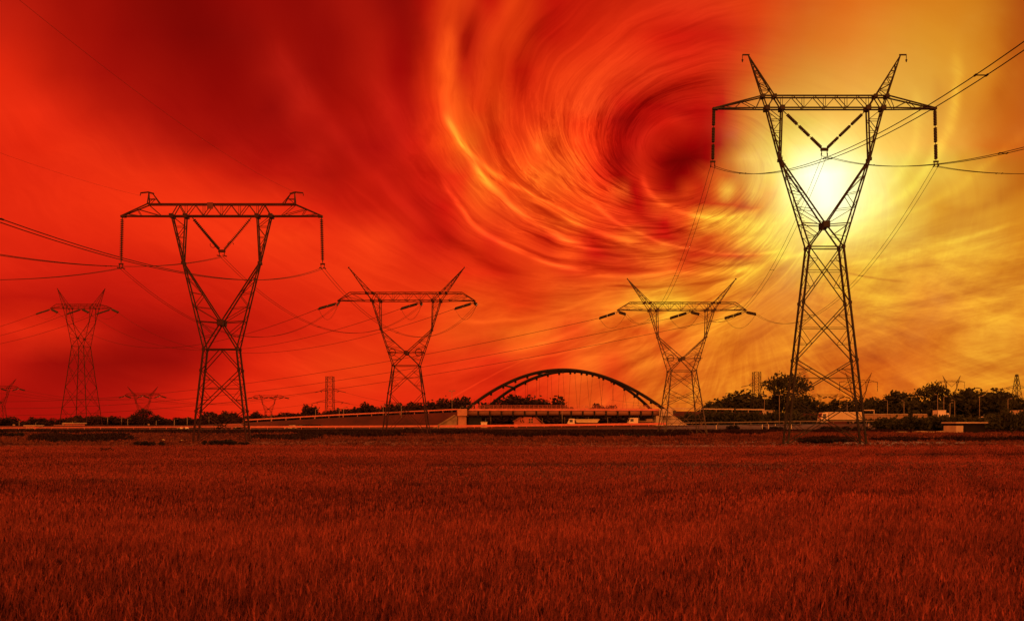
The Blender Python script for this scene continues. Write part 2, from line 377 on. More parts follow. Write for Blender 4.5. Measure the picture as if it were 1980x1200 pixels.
    fx = m('MULTIPLY_ADD', uu, F / 1980.0, CX / 1980.0, clamp=True)
    yy = m('MULTIPLY_ADD', vv, -F, HY)
    col = None
    keys = sorted(ROWS)
    for i, y in enumerate(keys):
        cr = N('ShaderNodeValToRGB')
        cr.color_ramp.interpolation = 'CARDINAL'
        stops = []
        for x, c in ROWS[y]:
            if y <= 280 and x > 1560: c = [min(255, c[0] * 1.06), c[1] * .965, c[2] * .95]      # warmer veil high on the right
            stops.append((x / 1980.0, lin(c)))
        els = cr.color_ramp.elements
        els[0].position, els[0].color = stops[0][0], (*stops[0][1], 1)
        els[1].position, els[1].color = stops[-1][0], (*stops[-1][1], 1)
        for pos, c in stops[1:-1]:
            e = els.new(pos); e.color = (*c, 1)
        L(fx, cr.inputs[0])
        if col is None:
            col = cr.outputs[0]
        else:
            mx = N('ShaderNodeMix'); mx.data_type = 'RGBA'
            L(m('DIVIDE', m('SUBTRACT', yy, float(keys[i - 1])), float(y - keys[i - 1]), clamp=True), mx.inputs['Factor'])
            L(col, mx.inputs['A']); L(cr.outputs[0], mx.inputs['B'])
            col = mx.outputs['Result']
    # streaks: stronger close under the eye, softer far out
    near = m('SUBTRACT', 1.0, smooth(r, 1.2, 9.5))
    low = smooth(v, 0.42, 0.16)
    amp1 = m('MULTIPLY_ADD', near, 0.60, 0.24)
    amp2 = m('MULTIPLY', m('MULTIPLY_ADD', near, 0.75, 0.20), m('MULTIPLY_ADD', low, 0.55, 0.55))
    right = m('MULTIPLY_ADD', m('MULTIPLY', smooth(m('COSINE', phi), 0.15, 0.7), smooth(v, 0.28, 0.36)), -0.7, 1.0)
    amp2 = m('MULTIPLY', amp2, right)
    amp1 = m('MULTIPLY', amp1, right)
    k = m('ADD', m('MULTIPLY', m('SUBTRACT', n1.outputs['Fac'], 0.5), amp1), m('MULTIPLY', m('SUBTRACT', n2.outputs['Fac'], 0.5), amp2))
    fan = m('MAXIMUM', m('MULTIPLY', smooth(v, 0.235, 0.15), smooth(u, -0.25, -0.02)), m('MULTIPLY', smooth(u, 0.16, 0.36), smooth(v, 0.36, 0.25)))
    fan = m('MULTIPLY', fan, smooth(rr, 0.03, 0.16))
    kr = m('ADD', m('MULTIPLY', m('SUBTRACT', ray.outputs['Fac'], 0.5), 1.05), m('MULTIPLY', m('SUBTRACT', cir.outputs['Fac'], 0.5), m('MULTIPLY', smooth(u, 0.02, 0.3), 0.95)))
    k = m('ADD', m('MULTIPLY', k, m('SUBTRACT', 1.0, fan)), m('MULTIPLY', kr, fan))
    wisp = m('MULTIPLY', m('MULTIPLY_ADD', m('SUBTRACT', 1.0, smooth(r, 1.0, 6.5)), 0.85, 0.10), m('SUBTRACT', 1.0, m('MULTIPLY', fan, 0.5)))
    wisp = m('MULTIPLY', wisp, m('MULTIPLY_ADD', smooth(v, 0.5, 0.36), 0.75, 0.25))
    k = m('MULTIPLY_ADD', m('SUBTRACT', n3.outputs['Fac'], 0.5), wisp, k)
    wisp = m('MULTIPLY', wisp, m('MULTIPLY_ADD', m('MULTIPLY', smooth(m('COSINE', phi), 0.15, 0.7), smooth(v, 0.28, 0.36)), -0.75, 1.0))
    rid = m('POWER', m('SUBTRACT', 1.0, m('ABSOLUTE', m('MULTIPLY_ADD', n2.outputs['Fac'], 2.0, -1.0))), 9.0)
    rid2 = m('POWER', m('SUBTRACT', 1.0, m('ABSOLUTE', m('MULTIPLY_ADD', n3.outputs['Fac'], 2.0, -1.0))), 7.0)
    k = m('MULTIPLY_ADD', m('SUBTRACT', m('ADD', m('MULTIPLY', rid, 0.5), m('MULTIPLY', rid2, 0.6)), 0.36), m('MULTIPLY', wisp, 0.72), k)
    # single bands of cloud: arcs that wind into the eye, given by two points each
    acc = None
    for x1, y1, x2, y2, wpx, gain in STREAKS:
        pts = []
        for x, y in ((x1, y1), (x2, y2)):
            a, b = (x - 1325) / F, 1.45 * (300 - y) / F
            pts.append((math.hypot(a, b) * 14, math.atan2(-b, -a), math.atan2(b, a)))
        k_ = 1 if abs(pts[0][1] - pts[1][1]) <= math.pi and max(abs(pts[0][1]), abs(pts[1][1])) < 2.6 else 2
        (r1, f1), (r2, f2) = (pts[0][0], pts[0][k_]), (pts[1][0], pts[1][k_])
        ang = phi_l if k_ == 1 else phi
        c = (r2 - r1) / (f2 - f1) if abs(f2 - f1) > 1e-3 else 0.0
        f0, r0, hf = (f1 + f2) / 2, (r1 + r2) / 2, abs(f2 - f1) / 2
        wr = wpx / F * 14
        t = m('MULTIPLY_ADD', m('MULTIPLY_ADD', ang, -c, rw2), 1 / wr, -(r0 - c * f0) / wr)
        g = m('MULTIPLY_ADD', ang, 1 / hf, -f0 / hf)
        g2 = m('MULTIPLY', g, g)
        e = m('EXPONENT', m('SUBTRACT', m('MULTIPLY', m('MULTIPLY', t, t), -1.0), m('MULTIPLY', g2, g2)))
        acc = m('MULTIPLY', e, gain) if acc is None else m('MULTIPLY_ADD', e, gain, acc)
    k = m('MULTIPLY', k, smooth(r, 0.6, 1.9))
    rag = m('MULTIPLY_ADD', m('SUBTRACT', n3.outputs['Fac'], 0.5), 2.6, 1.0)
    k = m('MULTIPLY_ADD', acc, m('MAXIMUM', rag, 0.0), k)
    ce, cf = m('SUBTRACT', uw, (1318 - CX) / F), m('SUBTRACT', vw, (HY - 312) / F)
    core = m('EXPONENT', m('MULTIPLY', m('ADD', m('MULTIPLY', ce, ce), m('MULTIPLY', cf, cf)), -1.0 / (0.036 ** 2)))
    k = m('MULTIPLY_ADD', core, -0.34, k)
    # calmer round the sun
    du, dv = m('SUBTRACT', u, (1597 - CX) / F), m('SUBTRACT', v, (HY - 368) / F)
    d2 = m('ADD', m('MULTIPLY', du, du), m('MULTIPLY', dv, dv))
    k = m('MULTIPLY', k, m('MULTIPLY_ADD', smooth(u, 0.22, 0.42), m('MULTIPLY_ADD', smooth(v, 0.30, 0.20), 0.55, -0.62), 1.0))
    calm = m('MULTIPLY_ADD', m('EXPONENT', m('MULTIPLY', d2, -1.0 / (0.11 ** 2))), -0.8, 1.0)
    k = m('MULTIPLY', k, calm)
    k = m('MAXIMUM', m('ADD', k, 1.0), 0.2)
    mul = N('ShaderNodeMix'); mul.data_type = 'RGBA'; mul.blend_type = 'MULTIPLY'; mul.inputs['Factor'].default_value = 1.0
    L(col, mul.inputs['A']); L(comb(m('POWER', k, 1.15), m('POWER', k, 2.4), m('POWER', k, 2.4)), mul.inputs['B'])
    col = mul.outputs['Result']
    # the sun's disc and its bloom in the veil of cloud
    d2 = m('MULTIPLY', d2, m('MULTIPLY_ADD', m('SUBTRACT', wob.outputs['Fac'], 0.5), 2.2, 1.0))
    glow = m('EXPONENT', m('MULTIPLY', d2, -1.0 / (0.062 ** 2)))
    halo = m('MULTIPLY', m('EXPONENT', m('MULTIPLY', d2, -1.0 / (0.165 ** 2))), m('MULTIPLY', smooth(u, 0.25, 0.38), 0.14))
    ad = N('ShaderNodeMix'); ad.data_type = 'RGBA'; ad.blend_type = 'ADD'; ad.inputs['Factor'].default_value = 1.0
    L(col, ad.inputs['A'])
    L(comb(m('ADD', m('MULTIPLY', glow, 0.22), m('MULTIPLY', halo, 0.6)), m('ADD', m('MULTIPLY', glow, 0.20), m('MULTIPLY', halo, 0.9)), m('ADD', m('MULTIPLY', glow, 0.22), m('MULTIPLY', halo, 0.25))), ad.inputs['B'])
    col = ad.outputs['Result']
    # the half of the sky behind the viewer: unseen, an added bright red fill for the front faces
    bk = N('ShaderNodeMix'); bk.data_type = 'RGBA'
    L(smooth(dy, 0.2, -0.25), bk.inputs['Factor'])
    L(col, bk.inputs['A']); bk.inputs['B'].default_value = (2.1, 0.58, 0.12, 1)
    bg = N('ShaderNodeBackground')
    L(bk.outputs['Result'], bg.inputs['Color']); bg.inputs['Strength'].default_value = 1.0
    out = N('ShaderNodeOutputWorld'); L(bg.outputs[0], out.inputs[0])
build_world()

sl = bpy.data.lights.new('sun', 'SUN')
sl.energy = 1.3
sl.angle = R(14)
sl.color = (1.0, 0.42, 0.14)
so = bpy.data.objects.new('sun', sl)
COL.objects.link(so)
so.rotation_euler = SUN.to_track_quat('Z', 'Y').to_euler()
so.location = SUN * 300

cam = bpy.data.cameras.new('camera')
cam.sensor_width = 36
cam.lens = 36 * F / 1980
cam.shift_y = (HY - 600) / 1980.0
cam.clip_start, cam.clip_end = 0.1, 8000
co = bpy.data.objects.new('camera', cam)
COL.objects.link(co)
co.location = (0, 0, CZ)
co.rotation_euler = (R(90), 0, 0)
SC.camera = co
SC.view_settings.view_transform = 'Standard'
SC.view_settings.look = 'None'
SC.view_settings.exposure = 0
SC.view_settings.gamma = 1
SC.cycles.max_bounces = 5
SC.cycles.diffuse_bounces = 2
SC.cycles.transmission_bounces = 3
# ------------------------------------------------------------------ lattice pylons
def zig(mb, A, B, n, w, start=0, rungs=False):
    """zigzag lacing between two straight chords A=(a0,a1) and B=(b0,b1)"""
    a0, a1, b0, b1 = (Vector(k) for k in (*A, *B))
    for i in range(n):
        t0, t1 = i / n, (i + 1) / n
        if (i + start) % 2 == 0:
            mb.bar(a0.lerp(a1, t0), b0.lerp(b1, t1), w)
        else:
            mb.bar(b0.lerp(b1, t0), a0.lerp(a1, t1), w)
        if rungs and i:
            mb.bar(a0.lerp(a1, t0), b0.lerp(b1, t0), w * 0.9)

def gusset(mb, p, s):
    p = Vector(p)
    mb.box((p.x - s, p.y - s * 0.7, p.z - s), (p.x + s, p.y + s * 0.7, p.z + s))

def cross_panel(mb, bl, br, tl, tr, wd, wr, horiz=True, redundant=True):
    """an X between four corners with a tie at the crossing and small stays out to the legs"""
    bl, br, tl, tr = (Vector(k) for k in (bl, br, tl, tr))
    mb.bar(bl, tr, wd)
    mb.bar(br, tl, wd)
    w0, w1 = (br - bl).length, (tr - tl).length
    t = w0 / (w0 + w1)
    c = bl.lerp(tr, t)
    if horiz:
        mb.bar(bl.lerp(tl, t), br.lerp(tr, t), wr * 1.15)
    if redundant:
        for b, tp, far in ((bl, tl, tr), (br, tr, tl)):
            q = b.lerp(c, 0.5)
            mb.bar(q, b.lerp(tp, t * 0.5), wr)
            mb.bar(q, b.lerp(tp, t), wr)
        for b, tp in ((bl, tl), (br, tr)):
            q = c.lerp(tp, 0.5)
            mb.bar(q, b.lerp(tp, t + (1 - t) * 0.5), wr)
            mb.bar(q, b.lerp(tp, t), wr)

def rod_string(p0, p1, n, r, gap=0.1, caps=0.05):
    """long-rod insulators: n dark ribbed rods in a row with metal caps between"""
    mb = MB()
    p0, p1 = Vector(p0), Vector(p1)
    mb.tube([p0, p1], caps * 0.6, 5)
    for i in range(n):
        a, b = p0.lerp(p1, (i + gap) / n), p0.lerp(p1, (i + 1 - gap) / n)
        k = 9
        pts, rs = [], []
        for j in range(k * 2 + 1):
            pts.append(a.lerp(b, j / (k * 2)))
            rs.append(r if j % 2 else r * 0.72)
        mb.tube(pts, rs, 8)
    return mb

def disc_string(pts, n, r):
    """cap-and-pin discs along a (slightly bowed) line"""
    mb = MB()
    a, b, c = (Vector(k) for k in pts)
    q = lambda t: a * (1 - t) ** 2 + b * 2 * t * (1 - t) + c * t * t
    mb.tube([q(i / 12) for i in range(13)], r * 0.28, 5)
    for i in range(n):
        t = 0.07 + 0.86 * i / (n - 1)
        p, d = q(t), (q(t + 0.01) - q(t - 0.01)).normalized()
        mb.tube([p - d * 0.045, p - d * 0.01, p + d * 0.035], [r, r * 0.95, r * 0.4], 9)
    return mb

def yoke(c, w, h, m, parent):
    c = Vector(c)
    mb = MB().box((c.x - w, c.y - 0.06, c.z - h), (c.x + w, c.y + 0.06, c.z + h), 0.02)
    mb.bar((c.x - w * 0.7, c.y, c.z - h), (c.x - w * 0.7, c.y, c.z - h - 0.35), 0.06)
    mb.bar((c.x + w * 0.7, c.y, c.z - h), (c.x + w * 0.7, c.y, c.z - h - 0.35), 0.06)
    mb.bar((c.x - w * 1.1, c.y - 0.25, c.z - h - 0.35), (c.x - w * 0.5, c.y + 0.25, c.z - h - 0.35), 0.08)
    mb.bar((c.x + w * 0.5, c.y - 0.25, c.z - h - 0.35), (c.x + w * 1.1, c.y + 0.25, c.z - h - 0.35), 0.08)
    return mb.build('yoke_plate', m, parent)

def v_pylon(name, label, x, Y, d, group=None):
    """a V-headed lattice pylon standing at photo column x and depth Y; d holds its measures in metres"""
    zb = gz(Y)
    root = empty(name, ((x - CX) / F * Y, Y, zb), label, 'pylon', group)
    k = d.get('w', 1.0)
    LEG, CH, BR, LA = 0.155 * k, 0.108 * k, 0.07 * k, 0.038 * k
    fine = d.get('fine', True)
    m = d.get('m', M['steel'])
    Hc, ew, ez, nz, ww = d['Hc'], d['elbow'][0], d['Hc'] - d['elbow'][1], d['Hc'] - d['node'], d['waist'][0]
    wz = Hc - d['waist'][1]
    hd0, hd1 = d['hd']                      # half depth at the feet, at the waist
    he, hc = d.get('hd_head', (min(hd1, 0.6), min(hd1, 0.75)))
    # --- body: four legs, braced faces
    mb = MB()
    lv = d['levels']                        # heights of the leg joints, feet to waist
    hw = lambda z: d['foot'] + (ww - d['foot']) * (z / wz) ** d.get('flare', 1.0)
    hd = lambda z: hd0 + (hd1 - hd0) * (z / wz)
    zs = lv + [wz]
    for sx in (-1, 1):
        for sy in (-1, 1):
            for z0, z1 in zip(zs, zs[1:]):
                mb.bar((sx * hw(z0), sy * hd(z0), z0 - (0.4 if z0 == 0 else 0)), (sx * hw(z1), sy * hd(z1), z1), LEG)
                gusset(mb, (sx * hw(z1), sy * hd(z1), z1), LEG * 0.85)
    for i, (z0, z1) in enumerate(zip(zs, zs[1:])):
        chev = d.get('chevron') and i == len(zs) - 2
        c = lambda sx, sy, z: (sx * hw(z), sy * hd(z), z)
        for sy in (-1, 1):
            if chev:
                mb.bar((0, sy * hd(z1), z1), c(-1, sy, z0), BR)
                mb.bar((0, sy * hd(z1), z1), c(1, sy, z0), BR)
            else:
                cross_panel(mb, c(-1, sy, z0), c(1, sy, z0), c(-1, sy, z1), c(1, sy, z1), BR, LA, True, fine)
        if hd0 > 1.0:
            for sx in (-1, 1):
                cross_panel(mb, c(sx, -1, z0), c(sx, 1, z0), c(sx, -1, z1), c(sx, 1, z1), BR, LA, True, False)
        else:
            for sx in (-1, 1):
                zig(mb, (c(sx, -1, z0), c(sx, -1, z1)), (c(sx, 1, z0), c(sx, 1, z1)), 4, LA)
    for sy in (-1, 1):
        mb.bar((-ww, sy * hd1, wz), (ww, sy * hd1, wz), BR * 1.4)
    for sx in (-1, 1):
        mb.bar((sx * ww, -hd1, wz), (sx * ww, hd1, wz), BR)
    mb.build('lattice_body', m, root)
    # --- the V: two laced struts that cross at the node, then widen to the crossarm
    mb = MB()
    lo, li = d['leg']                       # outer and inner half-width where the V meets the arm
    for sy in (-1, 1):
        node = Vector((0, sy * (hd1 + he) / 2, nz))
        gusset(mb, node, 0.30 * k)
        for sx in (-1, 1):
            W, E = Vector((sx * ww, sy * hd1, wz)), Vector((sx * ew, sy * he, ez))
            O, I = Vector((sx * lo, sy * hc, Hc)), Vector((sx * li, sy * hc, Hc))
            mb.bar(W, E, CH)
            mb.bar(node, W, CH)
            mb.bar(node, E, CH)
            mb.bar(E, O, CH)
            mb.bar(E, I, CH)
            t = (nz - wz) / (ez - wz)
            S = W.lerp(E, t + 0.02)
            mb.bar(S, node, BR)
            zig(mb, (S, E), (node, E.lerp(node, 0.06)), d.get('nv', 4), LA * 1.15, 1, fine)
            mb.bar(W.lerp(E, t * 0.45), W.lerp(node, 0.55), LA * 1.2)
            mb.bar(S, W.lerp(node, 0.55), LA * 1.2)
            zig(mb, (E.lerp(O, 0.1), O), (E.lerp(I, 0.1), I), d.get('nl', 4), LA * 1.15, 0, fine)
            gusset(mb, E, 0.14 * k)
            gusset(mb, O, 0.20 * k)
            gusset(mb, I, 0.20 * k)
            if d.get('steps') and sy == -1 and sx == -1:     # climbing pegs up the left strut
                for i in range(26):
                    q = W.lerp(E, (i + 0.5) / 26)
                    mb.bar(q, q + Vector((0.32, 0, 0)), 0.035)
                for i in range(10):
                    q = E.lerp(O, (i + 0.5) / 10)
                    mb.bar(q, q + Vector((0.28, 0, 0)), 0.035)
    for sx in (-1, 1):
        W, E = (sx * ww, hd1, wz), (sx * ew, he, ez)
        zig(mb, ((sx * ww, -hd1, wz), (sx * ew, -he, ez)), (W, E), 7, LA)
        zig(mb, ((sx * ew, -he, ez), (sx * lo, -hc, Hc)), (E, (sx * lo, hc, Hc)), 4, LA)
    mb.build('v_frame', m, root)
    if d.get('coils'):
        for sx in (-1, 1):
            t = MB()
            c = Vector((sx * d['coils'], -(hd1 + 0.12), nz))
            t.tube([c + Vector((0.5 * math.cos(a), 0, 0.5 * math.sin(a))) for a in [2 * math.pi * i / 20 for i in range(21)]], 0.06, 5)
            t.bar(c + Vector((-0.8, 0.05, 0)), c + Vector((0.8, 0.05, 0)), 0.07)
            t.build('cable_coil', m, root)
    # --- crossarm
    mb = MB()
    tip, tc, th = d['tip'], d['top'], d['th']
    for sy in (-1, 1):
        b0, b1 = Vector((-lo, sy * hc, Hc)), Vector((lo, sy * hc, Hc))
        mb.bar(b0, b1, CH)
        mb.bar((-tc, sy * hc, Hc + th), (tc, sy * hc, Hc + th), CH)
        for sx in (-1, 1):
            T = Vector((sx * tip, sy * 0.10, Hc))
            mb.bar((sx * lo, sy * hc, Hc), T, CH * 0.9)
            mb.bar((sx * tc, sy * hc, Hc + th), T, CH * 0.9)
            zig(mb, ((sx * lo, sy * hc, Hc), T), ((sx * tc, sy * hc, Hc + th), T), 5, LA * 1.15, 1)
        n = 2 * round(2 * li / (2.0 if fine else 3.0))
        zig(mb, ((-li, sy * hc, Hc), (li, sy * hc, Hc)), ((-li, sy * hc, Hc + th), (li, sy * hc, Hc + th)), n, LA * 1.3)
        if fine:
            for i in range(0, n + 1, 2):
                xx = -li + 2 * li * i / n
                mb.bar((xx, sy * hc, Hc), (xx, sy * hc, Hc + th), LA)
        for sx in (-1, 1):
            mb.bar((sx * li, sy * hc, Hc), (sx * (li + lo) / 2, sy * hc, Hc + th), BR)
            mb.bar((sx * lo, sy * hc, Hc), (sx * (li + lo) / 2, sy * hc, Hc + th), BR)
    if hc > .4:
        zig(mb, ((-lo, -hc, Hc), (lo, -hc, Hc)), ((-lo, hc, Hc), (lo, hc, Hc)), 9, LA)
        zig(mb, ((-tc, -hc, Hc + th), (tc, -hc, Hc + th)), ((-tc, hc, Hc + th), (tc, hc, Hc + th)), 9, LA)
    for sx in (-1, 1):
        mb.box((min(sx * tip, sx * (tip - 0.5)), -0.16, Hc - 0.12), (max(sx * tip, sx * (tip - 0.5)), 0.16, Hc + 0.08))
    mb.build('crossarm', m, root)
    if d.get('plate'):
        MB().box((-1.35, -hc - 0.14, Hc + th - 0.55), (-0.75, -hc - 0.10, Hc + th + 0.1)).build('number_plate', M['plate'], root)
    # --- earth-wire peaks
    for sx in (-1, 1):
        mb = MB()
        px, pz = d['peak']
        T = Vector((sx * px, 0, Hc + pz))
        if d.get('short_peak'):
            A, B = Vector((sx * tc, 0, Hc + th)), Vector((sx * (tc - 1.25), 0, Hc + th))
            for sy in (-1, 1):
                a, b = A + Vector((0, sy * hc, 0)), B + Vector((0, sy * hc, 0))
                mb.bar(a, T, CH * 0.8)
                mb.bar(b, T + Vector((-sx * 0.45, 0, -0.15)), CH * 0.7)
                mb.bar(a.lerp(T, 0.45), b.lerp(T, 0.45), LA * 1.3)
                mb.bar(a, b.lerp(T, 0.5), LA * 1.2)
            mb.bar(T + Vector((-sx * 0.5, 0, -0.1)), T + Vector((sx * 0.1, 0, 0.06)), 0.14)
            mb.bar(T + Vector((sx * 0.1, 0, 0.06)), T + Vector((sx * 0.85, 0, -0.02)), 0.11)
            mb.bar(T + Vector((sx * 0.85, 0, -0.02)), T + Vector((sx * 0.9, 0, -0.3)), 0.06)
        else:
            for sy in (-1, 1):
                o0, i0 = Vector((sx * lo, sy * hc, Hc)), Vector((sx * li, sy * hc, Hc))
                o1 = Vector((sx * (lo + (px - lo) * th / pz), sy * hc * (1 - th / pz), Hc + th))
                i1 = Vector((sx * (li + (px - li) * th / pz), sy * hc * (1 - th / pz), Hc + th))
                mb.bar(o0, T, CH * 0.8)
                mb.bar(i0, T, CH * 0.8)
                zig(mb, (o1, o1.lerp(T, 0.94)), (i1, i1.lerp(T, 0.94)), 6 if fine else 4, LA * 1.15, 0, True)
                gusset(mb, o1, 0.16 * k)
                gusset(mb, i1, 0.16 * k)
            if d.get('hook'):
                mb.bar(T + Vector((-sx * 0.1, 0, 0.05)), T + Vector((sx * 0.55, 0, 0.05)), 0.10)
                mb.bar(T + Vector((sx * 0.55, 0, 0.05)), T + Vector((sx * 0.55, 0, -0.4)), 0.045)
                mb.tube([T + Vector((sx * 0.55, 0, -0.4)), T + Vector((sx * 0.55, 0, -0.62))], [0.10, 0.04], 6)
            else:
                mb.bar(T + Vector((0, -0.2, -0.1)), T + Vector((0, 0.2, 0.1)), 0.14 * k)
        mb.build('earth_wire_peak', m, root)
    # --- insulators; the list holds the clamp points (world) for the wires
    clamps = []
    W0 = Vector(root.location)
    ins = d.get('ins')
    L = d.get('ilen', 4.6)
    if ins in ('rod', 'disc'):
        for sx in (-1, 1):
            xt = sx * (tip - 0.12)
            dx = sx * d.get('swing', 0.0)
            if ins == 'rod':
                s_ = rod_string((xt, 0, Hc - 0.1), (xt + dx, 0, Hc - L), 3, 0.165, 0.07).build('insulator_string', M['insul'], root)
            else:
                a, c = Vector((xt, 0, Hc - 0.1)), Vector((xt + dx, 0, Hc - L))
                s_ = disc_string((a, (a + c) / 2, c), 22, 0.18).build('insulator_string', M['insul'], root)
            yoke((xt + dx, 0, Hc - L - 0.12), 0.24, 0.07, m, s_)
            clamps.append(W0 + Vector((xt + dx, 0, Hc - L - 0.55)))
        V = Vector((0, 0, Hc - d['vdrop']))
        for sx in (-1, 1):
            a = Vector((sx * d['vtop'], 0, Hc - 0.15))
            if ins == 'rod':
                b = a.lerp(V + Vector((sx * 0.22, 0, 0.1)), 0.09)
                s_ = rod_string(b, V + Vector((sx * 0.22, 0, 0.1)), 3, 0.16, 0.07).build('insulator_string', M['insul'], root)
                t = MB().bar(a, b, 0.06)
                t.build('link_rod', m, s_)
            else:
                c = V + Vector((sx * 0.15, 0, 0.05))
                mid = (a + c) / 2 + Vector((-sx * 0.22, 0, -0.32))
                s_ = disc_string((a, mid, c), 22, 0.17).build('insulator_string', M['insul'], root)
                ring = MB()
                for kk in range(9):
                    an = math.pi * kk / 8
                    ring.bar(c + Vector((sx * 0.75 + 0.3 * math.cos(an), 0, 0.6 + 0.3 * math.sin(an) * sx)), c + Vector((sx * 0.75 + 0.3 * math.cos(an + .4), 0, 0.6 + 0.3 * math.sin(an + .4) * sx)), 0.045)
                ring.build('arcing_horn', m, s_)
        yoke(V, 0.36, 0.14, m, root)
        clamps.insert(1, W0 + V + Vector((0, 0, -0.6)))
    elif ins == 'tension':
        dv = Vector(d['pull']).normalized()
        dr = Vector(d['pull2']).normalized()
        side = Vector((0.12, 0.5, 0.45)).normalized() * 0.20
        for j, xt in enumerate((-tip + 0.2, d.get('mid', 0.2), tip - 0.2)):
            A = Vector((xt, 0, Hc - 0.3))
            hang = MB().bar(A + Vector((0, 0, 0.3)), A, 0.10 * k)
            for dd, ln, nm in ((dv, L, 0), (dr, d.get('len2', L), 1)):
                a, b = A + dd * 0.5, A + dd * (0.5 + ln)
                mb = MB()
                for sgn in (-1, 1):
                    o_ = side * sgn
                    r_ = rod_string(a + o_, b + o_, 2, 0.17 * k * d.get('ir', 1.25), 0.03)
                    mb.add(r_.v, r_.f)
                    mb.bar(a + o_, A, 0.06 * k)
                mb.bar(b - side * 1.5, b + side * 1.5, 0.10 * k)
                s_ = mb.build('insulator_string', M['insul'], root)
                if nm == 0:
                    e0 = b.copy()
                    clamps.append((W0 + b, W0 + A + dr * (0.5 + d.get('len2', L))))
                else:
                    e1 = b.copy()
            # jumper loop from one string end to the other under the arm
            for off in (-0.18, 0.18) if fine else (0,):
                pts = []
                for i in range(13):
                    t = i / 12
                    p = e0.lerp(e1, t)
                    p.z -= 4 * d.get('loop', 1.9) * t * (1 - t)
                    p.y += off
                    pts.append(p)
                hang.tube(pts, 0.013 * k, 5)
            hang.build('jumper_loop', M['cable'], root)
    return root, clamps

T_SUSP = dict(elbow=(4.1, 4.7), node=10.75, waist=(1.55, 12.8), leg=(5.33, 3.95), tip=10.3, top=5.83, th=1.1, peak=(7.0, 4.9), hd=(0.6, 0.5), hd_head=(0.22, 0.24))
T_TENS = dict(elbow=(3.78, 4.3), node=7.75, waist=(1.95, 9.65), leg=(5.1, 3.9), tip=10.25, top=8.3, th=1.15, peak=(8.6, 4.95), hd=(1.75, 1.0), hd_head=(0.6, 0.7), ins='tension')

PYL, CL = {}, {}
def add_pylon(key, label, x, Y, base, **kw):
    d = dict(base); d.update(kw)
    PYL[key], CL[key] = v_pylon('transmission_pylon', label, x, Y, d)

add_pylon('tall', 'tallest steel lattice pylon, black against the bright sun, with two tall splayed peaks', 1594, 66.7, T_SUSP, Hc=30.9, foot=3.62,
          levels=[0, 4.2, 7.75, 13.0], ins='rod', ilen=4.75, swing=0.1, vtop=3.85, vdrop=3.75, hook=True, steps=True)
add_pylon('left', 'large dark red pylon on the left with stub peaks and ribbed V-shaped insulators', 429, 74.0, T_SUSP, Hc=23.1, foot=2.75, elbow=(3.9, 4.8), node=10.9, waist=(1.68, 13.6),
          levels=[0, 3.2, 7.35], chevron=True, m=M['steel_red'], ins='disc', ilen=4.75, swing=0.12, vtop=3.0, vdrop=3.55, short_peak=True, top=7.5, th=1.2, peak=(7.45, 2.4), plate=True, leg=(5.05, 3.65))
add_pylon('mid', 'lattice pylon just left of the arch bridge with two cable rings at its waist', 786, 107.7, T_TENS, Hc=20.25, foot=3.45,
          levels=[0, 6.5], coils=1.95, pull=(-2.7, -1.0, -1.0), pull2=(0.55, -3.0, -0.75), ilen=2.6, w=0.92, m=M['steel_red'], ir=.8, mid=2.1)
add_pylon('bridge', 'lattice pylon at the right end of the arch bridge, its feet pale against the bank', 1318, 114.8, T_TENS, Hc=20.0, foot=3.3,
          levels=[0, 4.9, 7.3], coils=2.1, pull=(-2.7, 1.2, -0.75), pull2=(0.7, -3.0, -0.8), ilen=2.7, w=0.95, m=M['steel_pale'], ir=.8, hd=(3.2, 1.5), mid=1.3)
add_pylon('far_left', 'tall broad-based pylon far off at the left with slender V-shaped head', 157, 243, T_TENS, Hc=41.0, foot=4.7, elbow=(3.7, 4.9), node=10.2, waist=(2.0, 12.9), peak=(8.0, 6.6),
          levels=[0, 7.5, 14.5, 21.5], pull=(-3, -1.2, -1.4), pull2=(3, -2.0, -1.2), ilen=4.2, w=1.05, hd=(4.7, 2.0), hd_head=(1.8, 1.6), tip=10.3, top=7.4, m=M['steel_far'])
far = dict(fine=False, w=1.05, m=M['steel_far'], nv=3, nl=3)
add_pylon('edge', 'faint far pylon cut by the left edge of the view', 0, 389, T_TENS, Hc=21.7, foot=3.4, levels=[0, 6.5], pull=(-3, 0, -0.8), pull2=(3, 0, -0.8), ilen=2.9, **far)
add_pylon('tree', 'faint small V-shaped pylon behind the biggest tree on the left', 276, 412, T_TENS, Hc=18.8, foot=3.0, levels=[0, 5], pull=(-3, 0, -0.9), pull2=(3, 0, -0.9), ilen=3.0, **far)
add_pylon('tiny', 'tiny faint pylon on the skyline just right of the large left-hand pylon', 519, 467, T_TENS, Hc=20.0, foot=3.0, levels=[0, 5], pull=(-3, 0, -0.6), pull2=(3, 0, -0.6), ilen=2.8, peak=(6.2, 1.6), **far)
add_pylon('behind', 'far pylon half hidden behind the right leg of the tallest pylon', 1660, 389, T_SUSP, Hc=25.0, foot=3.0, levels=[0, 4.5, 8], ins='rod', vtop=3.8, vdrop=3.7, **far)
add_pylon('between', 'very small wide-armed pylon seen between the legs of the tallest pylon', 1600, 420, T_TENS, Hc=18.5, foot=3.0, levels=[0, 4.5], pull=(-3, 0, -0.6), pull2=(3, 0, -0.6), ilen=2.6, peak=(6.0, 1.4), **far)
far2 = dict(far); far2['w'] = 1.4
add_pylon('right', 'tiny V-shaped pylon beyond the trees at far right, tall peaks spread wide', 1840, 571, T_SUSP, Hc=36.0, foot=3.6, levels=[0, 6, 12, 18], ins='rod', vtop=3.8, vdrop=3.7, **far2)

